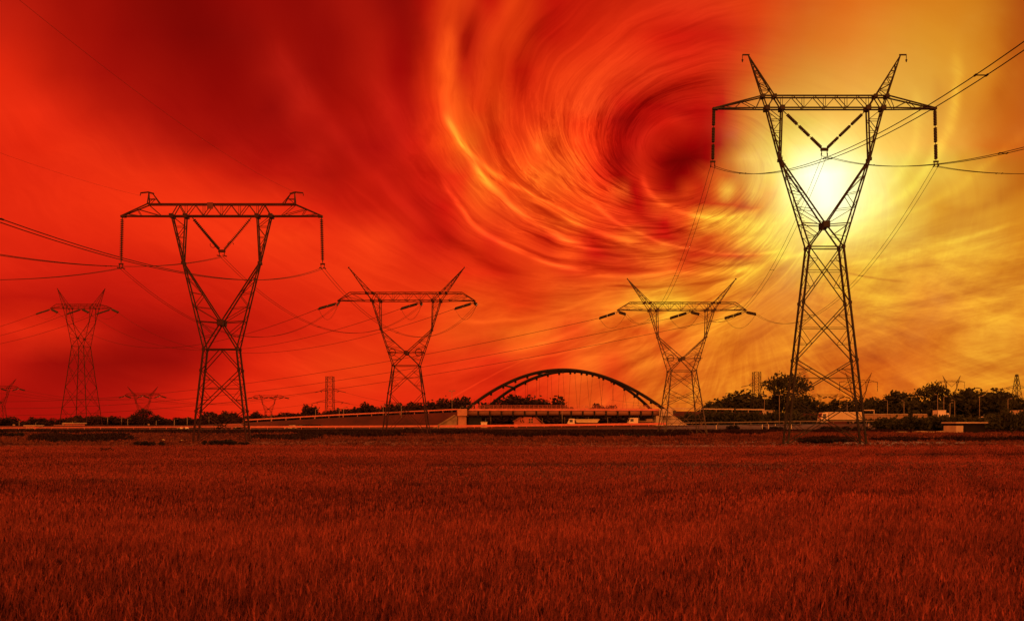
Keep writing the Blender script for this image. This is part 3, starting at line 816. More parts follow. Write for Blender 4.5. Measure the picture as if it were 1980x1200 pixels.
def mast(label, x, Y, H, w0, w1, arms, taper_top=False, w=1.0, m=None):
    """narrow square lattice mast with short crossarms at the given heights"""
    m = m or M['steel']
    root = empty('lattice_mast', ((x - CX) / F * Y, Y, gz(Y)), label, 'pylon')
    mb = MB()
    hwz = lambda z: w0 + (w1 - w0) * min(1, z / (H * 0.6)) if not taper_top else w0 + (w1 - w0) * z / H
    zs = [0]
    while zs[-1] < H - 0.5:
        zs.append(min(H, zs[-1] + max(2.0, hwz(zs[-1]) * 1.9)))
    for z0, z1 in zip(zs, zs[1:]):
        a, b = hwz(z0), hwz(z1)
        for sx in (-1, 1):
            for sy in (-1, 1):
                mb.bar((sx * a, sy * a, z0), (sx * b, sy * b, z1), 0.20 * w)
            mb.bar((-a, sx * a, z0), (b, sx * b, z1), 0.10 * w)
            mb.bar((a, sx * a, z0), (-b, sx * b, z1), 0.10 * w)
            mb.bar((-b, sx * b, z1), (b, sx * b, z1), 0.10 * w)
            mb.bar((sx * a, -a, z0), (sx * b, b, z1), 0.10 * w)
            mb.bar((sx * a, a, z0), (sx * b, -b, z1), 0.10 * w)
    mb.build('lattice_body', m, root)
    for z, ln in arms:
        b = hwz(z)
        mb = MB()
        for sx in (-1, 1):
            for sy in (-1, 1):
                mb.bar((sx * b, sy * b, z), (sx * ln, 0, z), 0.13 * w)
                mb.bar((sx * b, sy * b, z + 0.9), (sx * ln, 0, z), 0.11 * w)
        arm = mb.build('crossarm', m, root)
        for sx in (-1, 1):
            A = Vector((sx * ln, 0, z - 0.1))
            for s2 in (-1, 1):
                B = A + Vector((sx * 2.4 if s2 == 1 else -sx * 0.9, s2 * 1.0, -0.55))
                rod_string(A, B, 1, 0.15 * w, 0.05).build('insulator_string', M['insul'], arm)
    return root
MASTS = [mast('narrow lattice mast pylon left of the arch bridge, with two pairs of short arms', 638, 286, 21.0, 1.75, 1.35, [(15.4, 3.8), (10.9, 5.4), (6.8, 2.4)], w=0.8, m=M['steel_red']),
         mast('narrow lattice mast pylon on the right, in front of a round-topped tree clump', 1463, 250, 20.6, 2.6, 1.1, [(15.7, 2.7), (11.9, 3.6)], w=0.75),
         mast('slender tapering lattice pylon rising from the trees at the right edge', 1966, 280, 21.5, 2.5, 0.3, [(16.2, 4.2), (11.5, 3.4)], True, w=0.7)]

# ------------------------------------------------------------------ wires
def sagged(p0, p1, sag, n):
    out = []
    for i in range(n + 1):
        t = i / n
        p = p0.lerp(p1, t)
        p.z -= 4 * sag * t * (1 - t)
        out.append(p)
    return out

def power_line(label, p0, p1, sag, r=0.025, twin=0.4, n=36, spacers=(), group='overhead conductors strung between the pylons'):
    p0, p1 = Vector(p0), Vector(p1)
    mid = p0.copy()
    root = empty('power_line', mid, label, 'power line', group)
    dirn = (p1 - p0); dirn.z = 0
    sd = Vector((-dirn.y, dirn.x, 0)).normalized() * twin / 2 if twin else Vector((0, 0, 0))
    for sgn in ((-1, 1) if twin else (0,)):
        pts = [q - mid + sd * sgn for q in sagged(p0, p1, sag, n)]
        MB().tube(pts, r, 5).build('conductor', M['cable'], root, smooth=True)
    full = sagged(p0, p1, sag, 200)
    for t in spacers:
        q = full[int(t * 200)] - mid
        mb = MB().bar(q - sd, q + sd, r * 1.6)
        for sgn in (-1, 1):
            mb.bar(q + sd * sgn - dirn.normalized() * r * 3.5, q + sd * sgn + dirn.normalized() * r * 3.5, r * 2.8)
        mb.build('spacer', M['cable'], root)
    return root

wT, wL = CL['tall'], CL['left']
names = ['left arm', 'centre', 'right arm']
for i, (c, s) in enumerate(zip(wT, (10.2, 11.0, 10.2))):
    power_line(f'twin cable from the {names[i]} of the tallest pylon out past the right edge', c, (c.x, -20, c.z), s, 0.022, 0.45, 60, (0.10, 0.28, 0.44))
for i, (c, s) in enumerate(zip(wL, (8.4, 8.6, 8.4))):
    power_line(f'twin cable from the {names[i]} of the large left pylon out past the left edge', c, (c.x, -30, c.z), s, 0.020, 0.40, 60, (0.2, 0.45))
mids = CL['mid']; brs = CL['bridge']
for i in range(3):
    power_line(f'twin cable dropping from the {names[i]} of the tallest pylon back to the bridge pylon', wT[i], brs[i][1], 6.3, 0.019, 0.42, 40, (0.3, 0.62))
    power_line(f'twin cable dropping from the {names[i]} of the large left pylon to its neighbour', wL[i], mids[i][1], 5.8, 0.019, 0.40, 40, (0.4,))
fl = CL['far_left']
for i in range(3):
    power_line(f'thin sagging cable from the {names[i]} of the far left pylon towards the bridge', fl[i][1], mids[i][0], 8.5 + i * 0.6, 0.032, 0, 50)
    power_line(f'long low cable from the {names[i]} of the right bridge pylon across to the left', brs[i][0], P(-760 - 60 * i, 600 + 8 * i, 300), 24.0 + i * 1.2, 0.034, 0, 70)
    power_line(f'thin cable from the {names[i]} of the far left pylon out to the left', fl[i][0], P(-420, 640 + 6 * i, 250), 7.0 + i, 0.05, 0, 30)
pk = PYL['left'].location
for sx, w_ in ((-1, 'left'), (1, 'right')):
    p0 = pk + Vector((sx * 8.3, 0, 25.2))
    power_line(f'hairline earth wire from the {w_} stub peak of the large left pylon', p0, (p0.x, -30, p0.z), 5.2, 0.007, 0, 60, group='earth wires')
pt = CL['tree']; ed = CL['edge']
for i in range(3):
    power_line(f'faint cable from the {names[i]} of the left edge pylon to the small tree pylon', ed[i][1], pt[i][0], 3.0, 0.05, 0, 20)
    power_line(f'faint cable from the {names[i]} of the small tree pylon towards the tiny pylon', pt[i][1], CL['tiny'][i][0], 4.0, 0.05, 0, 24)
m0 = MASTS[0].location
for sx, w_ in ((-1, 'left'), (1, 'right')):
    power_line(f'faint cable off the upper {w_} arm of the mast left of the bridge', m0 + Vector((sx * 5.8, 0, 14.8)), P(300 if sx < 0 else 905, 775 if sx < 0 else 783, 330), 2.5, 0.035, 0, 20)
    power_line(f'faint cable off the lower {w_} arm of the mast left of the bridge', m0 + Vector((sx * 7.6, 0, 10.3)), P(300 if sx < 0 else 905, 787 if sx < 0 else 786, 330), 2.5, 0.035, 0, 20)
m1 = MASTS[1].location
power_line('faint cable leading left from the narrow mast at right towards the bridge', m1 + Vector((-5.2, 0, 12.2)), P(1180, 772, 330), 2.5, 0.035, 0, 20)
power_line('faint cable from the small far-right pylon to the tapering pylon at the edge', CL['right'][2], MASTS[2].location + Vector((-3, 0, 15.6)), 4, 0.06, 0, 20)
# ------------------------------------------------------------------ ground
def attr_mat(name, c_lo, c_hi, trans=0.3, rough=0.8, patch=None):
    """stalk material: per-stalk tint between two dry colours, broad drifts of riper and greener crop"""
    m = bpy.data.materials.new(name); m.use_nodes = True
    nt = m.node_tree; nt.nodes.clear()
    N, L = nt.nodes.new, nt.links.new
    at = N('ShaderNodeAttribute'); at.attribute_name = 'tint'
    cr = N('ShaderNodeValToRGB')
    cr.color_ramp.elements[0].color = (*c_lo, 1); cr.color_ramp.elements[1].color = (*c_hi, 1)
    L(at.outputs['Fac'], cr.inputs[0])
    tc = N('ShaderNodeTexCoord'); mp = N('ShaderNodeMapping'); mp.inputs['Scale'].default_value = (0.05, 0.16, 0)
    L(tc.outputs['Object'], mp.inputs[0])
    no = N('ShaderNodeTexNoise'); no.inputs['Scale'].default_value = 1.0; no.inputs['Detail'].default_value = 4
    L(mp.outputs[0], no.inputs['Vector'])
    mr = N('ShaderNodeMapRange'); mr.inputs['From Min'].default_value = 0.3; mr.inputs['From Max'].default_value = 0.7
    mr.inputs['To Min'].default_value = 0.72; mr.inputs['To Max'].default_value = 1.15
    L(no.outputs['Fac'], mr.inputs['Value'])
    mx = N('ShaderNodeMix'); mx.data_type = 'RGBA'; mx.blend_type = 'MULTIPLY'; mx.inputs['Factor'].default_value = 1
    L(cr.outputs[0], mx.inputs['A']); L(mr.outputs[0], mx.inputs['B'])
    b = N('ShaderNodeBsdfPrincipled'); b.inputs['Roughness'].default_value = rough; b.inputs['Specular IOR Level'].default_value = 0.2
    L(mx.outputs['Result'], b.inputs['Base Color'])
    t = N('ShaderNodeBsdfTranslucent'); L(mx.outputs['Result'], t.inputs['Color'])
    ms = N('ShaderNodeMixShader'); ms.inputs[0].default_value = trans
    L(b.outputs[0], ms.inputs[1]); L(t.outputs[0], ms.inputs[2])
    o = N('ShaderNodeOutputMaterial'); L(ms.outputs[0], o.inputs[0])
    return m

M['soil'] = mat('field_soil', (0.07, 0.022, 0.014), 0.95, 0.35, 0.6, bump=0.3)
M['verge'] = mat('rough_pasture', (0.04, 0.013, 0.011), 0.95, 0.4, 0.05, col2=(0.15, 0.04, 0.024), stretch=(0.35, 1.0, 1), bump=0.2)
M['bank'] = mat('grassy_bank', (0.032, 0.006, 0.006), 0.95, 0.3, 0.12, col2=(0.085, 0.014, 0.011), bump=0.2)
M['bank_dark'] = mat('dark_weedy_bank', (0.028, 0.008, 0.011), 0.95, 0.3, 0.15, col2=(0.07, 0.016, 0.016), bump=0.2)
M['wheat'] = attr_mat('ripe_wheat', (0.026, 0.005, 0.005), (0.57, 0.118, 0.08), 0.35)
M['grass'] = attr_mat('dry_grass', (0.05, 0.013, 0.011), (0.27, 0.072, 0.04), 0.35)
M['weeds'] = attr_mat('dark_weeds', (0.014, 0.006, 0.008), (0.04, 0.014, 0.011), 0.25)

def grid_ground():
    ys = np.concatenate([np.linspace(-40, 50, 31), np.linspace(52, 66, 29), np.linspace(70, 400, 67), np.geomspace(420, 6000, 22)])
    mb_v, f, cols = [], [], 0
    rng = np.random.default_rng(5)
    ts = np.linspace(-1, 1, 41)
    for y in ys:
        half = 60 + 1.5 * abs(y)
        t = min(1, max(0, (y - 57) / 4)); z = 0.55 * t * t * (3 - 2 * t)
        for k in ts:
            x = k * half
            bump = 0.10 * math.sin(x * 0.11 + y * 0.05) * math.sin(y * 0.17 + 1.3) if y < 160 else 0
            mb_v.append((x, y, z - 0.02 + bump * (1 if y > 57 else 0.4)))
    n = len(ts)
    v = np.array(mb_v)
    i = np.arange((len(ys) - 1) * (n - 1))
    r, c = i // (n - 1), i % (n - 1)
    q = np.stack([r * n + c, r * n + c + 1, (r + 1) * n + c + 1, (r + 1) * n + c], 1)
    o = np_mesh('ground', v, q, M['verge'])
    o.data.materials.append(M['soil'])
    yc = v[q].mean(axis=1)[:, 1]
    o.data.polygons.foreach_set('material_index', (yc < 59).astype(np.int32))
    return tag(o, kind='structure')
grid_ground()

# ------------------------------------------------------------------ expressway on its low bank
def zr(X, Y=184.0):
    x = CX + F * X / Y
    y = np.interp(x, [-600, 0, 480, 900, 1290, 1560, 2600], [834, 831.5, 829, 827, 822.5, 819, 816])
    return CZ + (HY - y) / F * Y
def strip(name, prof, m, kind='structure', xs=None, smooth=True):
    """sheet along X: prof gives (Y, function of X -> z)"""
    xs = np.linspace(-320, 330, 131) if xs is None else xs
    v = [(x, Y, fz(x)) for x in xs for Y, fz in prof]
    k = len(prof)
    f = [(i * k + j, (i + 1) * k + j, (i + 1) * k + j + 1, i * k + j + 1) for i in range(len(xs) - 1) for j in range(k - 1)]
    mb = MB().add(v, f)
    return tag(mb.build(name, m, smooth=smooth), kind=kind)
wav = lambda x, a: a * (math.sin(x * 0.23) + 0.6 * math.sin(x * 0.61 + 1))
strip('road_embankment', [(164, lambda x: 0.35), (169, lambda x: 0.75 + wav(x, .06)), (176, lambda x: zr(x) - 0.12 + wav(x + 9, .04)), (200, lambda x: zr(x) - 0.12), (214, lambda x: 0.35)], M['bank_dark'])
strip('road', [(178, lambda x: zr(x)), (198, lambda x: zr(x) + 0.02)], M['asphalt'])
strip('road_shoulder', [(176.2, lambda x: zr(x) - 0.02), (178.0, lambda x: zr(x) - 0.006)], M['shoulder'], xs=np.linspace(-14, 48, 30))
strip('road_shoulder', [(176.2, lambda x: zr(x) - 0.02), (178.0, lambda x: zr(x) - 0.006)], M['bank'], xs=np.linspace(-320, -14.02, 80))
strip('road_shoulder', [(176.2, lambda x: zr(x) - 0.02), (178.0, lambda x: zr(x) - 0.006)], M['bank'], xs=np.linspace(48.02, 330, 80))

def guardrail(x0, x1, Y, zf, label, h=0.75, m='rail', post=4.0, beam=0.32):
    X0, X1 = (x0 - CX) / F * Y, (x1 - CX) / F * Y
    root = empty('guardrail', (X0, Y, zf(X0)), label, 'guardrail', 'guardrails along the roads')
    n = max(2, int((X1 - X0) / post))
    pm, bm = MB(), MB()
    xs = [X0 + (X1 - X0) * i / n for i in range(n + 1)]
    z0 = zf(X0)
    for x in xs:
        pm.box((x - X0 - 0.06, 0.05, zf(x) - z0 - 0.2), (x - X0 + 0.06, 0.17, zf(x) - z0 + h))
    for a, b in zip(xs, xs[1:]):
        bm.bar((a - X0, 0, zf(a) - z0 + h - beam / 2), (b - X0, 0, zf(b) - z0 + h - beam / 2), 0.07, beam)
    bm.build('rail_beam', M[m], root)
    pm.build('post', M[m], root)
    o = [k for k in root.children if k.name.startswith('post')]
    return root
guardrail(-60, 480, 177.2, lambda x: zr(x), 'pale guardrail along the expressway at the far left of the view', m='rail_red', beam=.2)
guardrail(484, 846, 177.2, lambda x: zr(x), 'pale guardrail along the expressway between the large left pylon and the bridge', m='rail_red', beam=.42)
guardrail(850, 1288, 177.2, lambda x: zr(x), 'bright guardrail along the expressway in front of the arch bridge', m='rail_red', beam=.5)
guardrail(1292, 1740, 177.2, lambda x: zr(x), 'pale guardrail along the expressway right of the arch bridge, past the tallest pylon', m='lamp', beam=.2)

# ------------------------------------------------------------------ ramps up to the bridge
def zl(x):      # crest of the left ramp
    px = CX + F * x / 206
    return CZ + (HY - np.interp(px, [-200, 380, 480, 650, 760, 890, 960], [823, 821, 816, 806.5, 801.5, 795.5, 795])) / F * 206
xsl = np.linspace(-175, -14.6, 60)
strip('ramp_embankment', [(199.6, lambda x: 0.4 if x < -120 else 0.9), (206, lambda x: zl(x) - 0.06), (226, lambda x: zl(x) - 0.06), (236, lambda x: 0.3)], M['bank'], xs=xsl)
strip('ramp_road', [(207.5, zl), (225, lambda x: zl(x) + 0.02)], M['asphalt'], xs=xsl)
guardrail(470, 884, 206.6, zl, 'bright guardrail climbing the ramp to the left end of the bridge', 0.9, 'rail_red', 4.0, 0.34)
def zrr(x):     # crest of the right ramp
    px = CX + F * x / 206
    return CZ + (HY - np.interp(px, [1280, 1480, 1620, 1760, 2000, 2600], [794, 796.5, 800, 805, 811, 816])) / F * 206
xsr = np.linspace(43.5, 230, 60)
strip('ramp_embankment', [(199.6, lambda x: 0.9), (206, lambda x: zrr(x) - 0.06), (226, lambda x: zrr(x) - 0.06), (236, lambda x: 0.3)], M['bank'], xs=xsr)
strip('ramp_road', [(207.5, zrr), (225, lambda x: zrr(x) + 0.02)], M['asphalt'], xs=xsr)
guardrail(1292, 1478, 206.6, zrr, 'pale parapet rail on the ramp just right of the arch bridge', 0.9, 'concrete', 4.0, 0.3)

# ------------------------------------------------------------------ the arch bridge
def bridge():
    root = empty('arch_bridge', (14.3, 210, 0.55), 'steel tied-arch road bridge, two dark leaning arches over a pale deck', 'bridge')
    o = Vector(root.location)
    def arch(xl, xr, Yf, zf, za, Ya, r):
        pts = []
        for i in range(49):
            t = i / 48
            h = 4 * t * (1 - t)
            pts.append(Vector((xl + (xr - xl) * t, Yf + (Ya - Yf) * h, zf + (za - zf) * h)) - o)
        return pts
    A = arch(-12.4, 41.0, 194, 6.4, 17.9, 203.5, .5)
    B = arch(-9.3, 44.2, 226, 6.4, 18.5, 216.5, .5)
    for pts, r in ((A, 0.44), (B, 0.46)):
        ar = MB().tube(pts, r, 8).build('arch_rib', M['arch'], root, smooth=True)
        lug = MB()
        for i in range(3, 46, 3):
            p = pts[i]
            lug.box((p.x - .3, p.y - .2, p.z - .95), (p.x + .3, p.y + .2, p.z - .35))
        lug.build('hanger_lug', M['arch'], ar)
        for i in range(3, 46, 3):
            p = pts[i]
            yd = (195.0 if pts is A else 225.0) - o.y
            MB().tube([p + Vector((0, 0, -.8)), Vector((p.x, yd, 6.4 - o.z))], 0.03, 5).build('hanger', M['arch'], root)
    for i in (9, 17, 31, 39):
        MB().tube([A[i] + Vector((0, 0, 0)), B[i]], 0.32, 6).build('cross_brace', M['arch'], root)
    # deck: side girders with stiffener rings, slab, kerbs and railings
    zt = 6.35 - o.z
    MB().box((-13.6 - o.x, 196 - o.y, zt - 0.75), (44.4 - o.x, 225 - o.y, zt)).build('deck_slab', M['asphalt'], root)
    for Y, x0, x1 in ((194.6, -12.2, 40.8), (226.2, -9.2, 44.0)):
        g = MB().tube([(x0 - o.x, Y - o.y, zt - 0.85), (x1 - o.x, Y - o.y, zt - 0.85)], 0.62, 12).build('tie_girder', M['girder'], root, smooth=True)
        st = MB()
        n = 17
        for i in range(n + 1):
            x = x0 + (x1 - x0) * i / n - o.x
            st.box((x - .22, Y - o.y - .72, zt - 1.75), (x + .22, Y - o.y + .5, zt - 0.12), 0.05)
        st.build('stiffener', M['arch'], g)
        MB().box((x0 - o.x, Y - o.y - .15, zt - .12), (x1 - o.x, Y - o.y + .3, zt + .42)).build('parapet', M['rail_red'], root)
        rl = MB()
        n = 44
        for i in range(n + 1):
            x = x0 + (x1 - x0) * i / n - o.x
            rl.bar((x, Y - o.y + .1, zt + .4), (x, Y - o.y + .1, zt + 1.35), 0.055)
        for h in (.75, 1.05, 1.35):
            rl.bar((x0 - o.x, Y - o.y + .1, zt + h), (x1 - o.x, Y - o.y + .1, zt + h), 0.06)
        rl.build('railing', M['rail_red'], root)
    # end blocks where the arches spring, wall piers below, wing walls down the banks
    for xa, xb in ((-14.6, -12.0), (39.4, 43.0)):
        for Y in (193.4, 224.6):
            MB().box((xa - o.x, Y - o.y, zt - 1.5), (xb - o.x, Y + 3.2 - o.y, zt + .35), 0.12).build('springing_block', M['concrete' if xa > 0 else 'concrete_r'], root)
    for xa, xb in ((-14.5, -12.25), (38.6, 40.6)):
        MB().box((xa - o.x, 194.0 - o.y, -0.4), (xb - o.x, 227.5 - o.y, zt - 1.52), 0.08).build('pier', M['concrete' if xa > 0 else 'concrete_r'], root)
    MB().box((-11.8 - o.x, 195.5 - o.y, -0.4), (-8.2 - o.x, 226.5 - o.y, zt - 1.4)).build('opening_shade', M['dark'], root)  # dark block added for the shade in the opening beside the pier
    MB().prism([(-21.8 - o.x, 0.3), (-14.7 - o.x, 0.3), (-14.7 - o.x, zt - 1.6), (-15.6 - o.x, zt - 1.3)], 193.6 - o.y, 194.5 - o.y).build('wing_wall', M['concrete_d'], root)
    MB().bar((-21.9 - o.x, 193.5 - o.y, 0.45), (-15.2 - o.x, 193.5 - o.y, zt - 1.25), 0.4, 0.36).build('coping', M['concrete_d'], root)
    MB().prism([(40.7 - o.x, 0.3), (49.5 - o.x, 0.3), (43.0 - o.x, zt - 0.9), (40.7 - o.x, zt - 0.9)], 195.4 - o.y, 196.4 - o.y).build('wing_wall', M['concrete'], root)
    return root
bridge()

# ------------------------------------------------------------------ street lamps
def lamp_proto(double, h):
    root = empty('street_lamp', (0, 0, 0), 'lamp', 'street lamp')
    MB().tube([(0, 0, -0.5), (0, 0, h * .5), (0, 0, h)], [0.11, 0.085, 0.06], 8).build('pole', M['lamp'], root, smooth=True)
    for sx in ((-1, 1) if double else (1,)):
        MB().tube([(0, 0, h - .1), (sx * .3, 0, h + .10), (sx * .7, 0, h + .13)], 0.05, 6).build('bracket', M['lamp'], root)
        MB().box((min(sx * .55, sx * 1.15), -.16, h + .06), (max(sx * .55, sx * 1.15), .16, h + .22), 0.05).build('lamp_head', M['lamp'], root)
    return root
lamps = [  # photo column, top row, depth, double
 (37, 812, 230, 0), (69, 816, 240, 0), (140, 814, 232, 0), (208, 812, 220, 0), (235, 809, 225, 0), (247, 809, 240, 0), (302, 812, 235, 0), (337, 810, 205, 0), (362, 806, 240, 0),
 (404, 805, 220, 0), (524, 802, 240, 0), (610, 790, 232, 0), (656, 790, 238, 0), (664, 787, 242, 0), (741, 782, 236, 0), (776, 781, 205, 0), (874, 755, 232, 1), (890, 786, 240, 0),
 (949, 796, 232, 0), (1049, 800, 236, 0), (1087, 790, 190, 0), (1092, 793, 234, 0), (1138, 786, 236, 0), (1147, 792, 232, 0), (1175, 806, 238, 0), (1238, 783, 231, 0),
 (1478, 762, 236, 0), (1507, 763, 190, 1), (1638, 778, 190, 0), (1716, 773, 228, 0), (1748, 774, 230, 0), (1813, 762, 205, 0), (1825, 766, 229, 0), (1837, 778, 205, 0), (1846, 773, 230, 0), (1894, 765, 231, 0), (1949, 770, 231, 0)]
pro = {0: lamp_proto(False, 8.0), 1: lamp_proto(True, 8.0)}
used = set()
for (x, y, Y, dbl), wd in zip(lamps, place_words([l[0] for l in lamps])):
    o = pro[dbl] if dbl not in used else copy_tree(pro[dbl])
    used.add(dbl)
    top = P(x, y, Y)
    zb = float(zr(top.x)) if Y < 200 else (float(zl(top.x)) if (206 < Y < 226 and top.x < -15) else (float(zrr(top.x)) if (206 < Y < 236 and top.x > 44) else 0.55))
    if Y >= 228: zb = 0.55
    hgt = max(2.5, top.z - zb)
    o.location = (top.x, Y, zb)
    o.scale = (1, 1, hgt / 8.15)
    o.rotation_euler = (0, 0, R([0, 180, 20, 200, -25][int(x) % 5]))
    o['label'] = f'{"double-headed" if dbl else "thin pale"} street lamp, {wd}'
    o['group'] = 'street lamps along the road and ramps'
# ------------------------------------------------------------------ trees and shrubs
def leaf_cloud(rng, lobes, n, size):
    """leaf quads scattered in shells of the given lobes: (x, y, z, rx, ry, rz)"""
    w = np.array([a[3] * a[4] * a[5] for a in lobes]) ** 0.8
    idx = rng.choice(len(lobes), n, p=w / w.sum())
    L = np.array(lobes)[idx]
    d = rng.normal(size=(n, 3)); d /= np.linalg.norm(d, axis=1)[:, None]
    rad = rng.random(n) ** 0.42
    # clumpy surface
    lump = 1 + 0.16 * np.sin(d[:, 0] * 7 + L[:, 0] * 3) * np.sin(d[:, 1] * 6 + 1 + L[:, 1]) * np.sin(d[:, 2] * 8 + L[:, 2]) + 0.10 * rng.normal(size=n)
    c = L[:, :3] + d * (rad * lump)[:, None] * L[:, 3:6]
    a = rng.normal(size=(n, 3)); a /= np.linalg.norm(a, axis=1)[:, None]
    b = np.cross(a, rng.normal(size=(n, 3))); b /= np.linalg.norm(b, axis=1)[:, None]
    s = size * (0.6 + 0.9 * rng.random(n))[:, None]
    v = np.stack([c - a * s, c + b * s * .55, c + a * s, c - b * s * .55], 1).reshape(-1, 3)
    return v, np.arange(4 * n).reshape(n, 4)

def tree_proto(kind, seed, mcrown):
    """tree about 10 m high at scale 1"""
    rng = np.random.default_rng(seed)
    root = empty('tree', (0, 0, 0), 'tree', 'tree')
    lobes = []
    if kind == 'round':
        for i in range(9):
            lobes.append((np.clip(rng.normal(), -1.3, 1.3) * 1.7, np.clip(rng.normal(), -1.3, 1.3) * 1.7, 5.2 + np.clip(rng.normal(), -1.3, 1.3) * 1.5, 1.5 + rng.random(), 1.5 + rng.random(), 1.3 + rng.random() * .9))
        lobes.append((0, 0, 5.2, 3.0, 3.0, 3.4)); n = 3200; sz = .34
    elif kind == 'airy':
        for i in range(20):
            an, rr = i * 2.4, ((i + .5) / 20) ** .5 * 3.7
            top = 4.6 + 3.6 * math.sqrt(max(0, 1 - (rr / 4.3) ** 2))
            lobes.append((rr * math.cos(an), rr * math.sin(an), top - rng.random() ** 2 * 2.6, 1.0 + rng.random() * .5, 1.0 + rng.random() * .5, .8 + rng.random() * .4))
        lobes.append((0, 0, 5.0, 2.4, 2.4, 2.2)); n = 1500; sz = .25
    elif kind == 'bushy':
        for i in range(12):
            lobes.append((np.clip(rng.normal(), -1.3, 1.3) * 2.6, np.clip(rng.normal(), -1.3, 1.3) * 2.0, 3.2 + np.clip(rng.normal(), -1.2, 1.2) * 1.4, 1.5 + rng.random(), 1.5 + rng.random(), 1.6 + rng.random()))
        lobes.append((0, 0, 3.0, 3.6, 3.2, 3.2)); n = 4200; sz = .36
    elif kind == 'tall':
        for i in range(10):
            z = 2.5 + i * .72
            lobes.append((rng.normal() * .7, rng.normal() * .7, z, 1.7 - i * .10 + rng.random() * .5, 1.7 - i * .1 + rng.random() * .5, 1.2))
        n = 2400; sz = .30
    v, f = leaf_cloud(rng, lobes, n, sz)
    v[:, 2] = np.maximum(v[:, 2], 0.15 + rng.random(len(v)) * .3)
    k = 10.0 / np.percentile(v[:, 2], 99.4)
    v *= k
    cr = np_mesh('crown', v, f, mcrown); cr.parent = root
    tr = MB()
    th = {'round': 5.0, 'airy': 6.0, 'bushy': 3.0, 'tall': 7}[kind]
    tr.tube([(0, 0, -.4), (.1, 0, th * .5), (0, .1, th)], [.28, .2, .09], 7)
    for i in range(6):
        l = lobes[i % len(lobes)]
        z0 = th * (.35 + .08 * i)
        tr.tube([(0.05, 0, z0), (l[0] * .5, l[1] * .5, (z0 + l[2]) / 2 + .3), (l[0] * .9, l[1] * .9, l[2])], [.11, .07, .03], 5)
    tr.build('trunk', M['bark'], root)
    return root
PRO = {}
for nm, mt in (('red', 'leaf_red'), ('olive', 'leaf_olive')):
    for i, kd in enumerate(('round', 'airy', 'bushy', 'tall')):
        PRO[kd, nm] = tree_proto(kd, 11 + i + (40 if nm == 'olive' else 0), M[mt])
used = set()
# photo column, top row, width in photo pixels, depth, kind
TREES = [
 (17, 810, 18, 300, 'round'), (40, 816, 26, 310, 'bushy'), (75, 809, 24, 300, 'round'), (100, 815, 28, 320, 'bushy'), (120, 812, 18, 300, 'tall'), (150, 807, 30, 310, 'round'), (172, 806, 26, 300, 'bushy'),
 (215, 808, 36, 300, 'bushy'), (243, 810, 24, 310, 'round'), (259, 805, 22, 300, 'round'), (279, 794, 36, 270, 'airy'), (305, 806, 26, 300, 'round'), (324, 812, 28, 310, 'bushy'), (345, 809, 20, 300, 'tall'),
 (366, 811, 20, 310, 'tall'), (384, 810, 26, 300, 'bushy'), (405, 806, 24, 305, 'round'), (424, 801, 30, 280, 'bushy'), (444, 799, 26, 290, 'round'), (463, 807, 26, 300, 'bushy'),
 (497, 800, 24, 290, 'round'), (516, 806, 22, 300, 'bushy'), (539, 803, 20, 300, 'round'), (570, 800, 34, 300, 'bushy'), (599, 788, 26, 270, 'round'), (626, 802, 24, 300, 'bushy'),
 (658, 796, 32, 280, 'bushy'), (684, 794, 32, 285, 'bushy'), (711, 785, 32, 275, 'round'), (738, 790, 34, 285, 'bushy'), (766, 785, 40, 280, 'bushy'), (806, 788, 34, 280, 'round'), (841, 779, 32, 275, 'round'),
 (873, 776, 34, 270, 'bushy'), (894, 783, 24, 280, 'round'), (950, 782, 26, 285, 'bushy'), (990, 771, 58, 265, 'round'), (1049, 775, 44, 270, 'bushy'), (1170, 787, 26, 290, 'bushy'),
 (1384, 784, 30, 285, 'bushy'), (1436, 765, 76, 265, 'round'), (1486, 768, 30, 268, 'bushy'), (1521, 730, 80, 262, 'airy'), (1549, 768, 40, 255, 'round'), (1590, 784, 30, 270, 'tall'),
 (1612, 778, 26, 275, 'tall'), (1634, 780, 30, 270, 'tall'), (1660, 778, 34, 268, 'round'), (1694, 776, 36, 265, 'bushy'), (1728, 769, 42, 260, 'round'), (1765, 765, 52, 258, 'bushy'), (1803, 747, 54, 255, 'airy'),
 (1828, 777, 30, 262, 'round'), (1866, 772, 28, 262, 'tall'), (1901, 760, 62, 256, 'bushy'), (1930, 769, 34, 262, 'round'), (1968, 766, 40, 258, 'bushy'), (2010, 772, 50, 260, 'round'), (-25, 808, 40, 300, 'bushy'),
 (58, 814, 26, 312, 'bushy'), (132, 811, 26, 312, 'bushy'), (190, 811, 28, 308, 'bushy'), (228, 812, 24, 312, 'bushy'), (292, 811, 24, 310, 'bushy'), (333, 813, 26, 312, 'bushy'), (355, 813, 22, 310, 'bushy'), (394, 811, 24, 310, 'bushy'), (474, 810, 22, 306, 'bushy'), (486, 808, 22, 304, 'bushy'), (527, 809, 24, 306, 'bushy'), (553, 806, 26, 304, 'bushy'), (585, 803, 24, 302, 'bushy'), (612, 804, 26, 300, 'bushy'), (640, 803, 28, 300, 'bushy'), (672, 800, 26, 296, 'bushy'), (697, 796, 26, 296, 'bushy'), (724, 794, 28, 292, 'bushy'), (752, 792, 28, 292, 'bushy'), (788, 790, 30, 290, 'bushy'), (824, 788, 30, 288, 'bushy'), (858, 785, 28, 288, 'bushy'),
 # below and beyond the deck
 (930, 799, 44, 262, 'bushy'), (975, 800, 44, 264, 'bushy'), (1085, 801, 60, 262, 'bushy'), (1128, 800, 56, 258, 'bushy'), (1170, 801, 50, 262, 'bushy'), (1240, 803, 60, 262, 'bushy'),
]
GW = {'round': 7.4, 'airy': 9.6, 'bushy': 9.6, 'tall': 4.6}
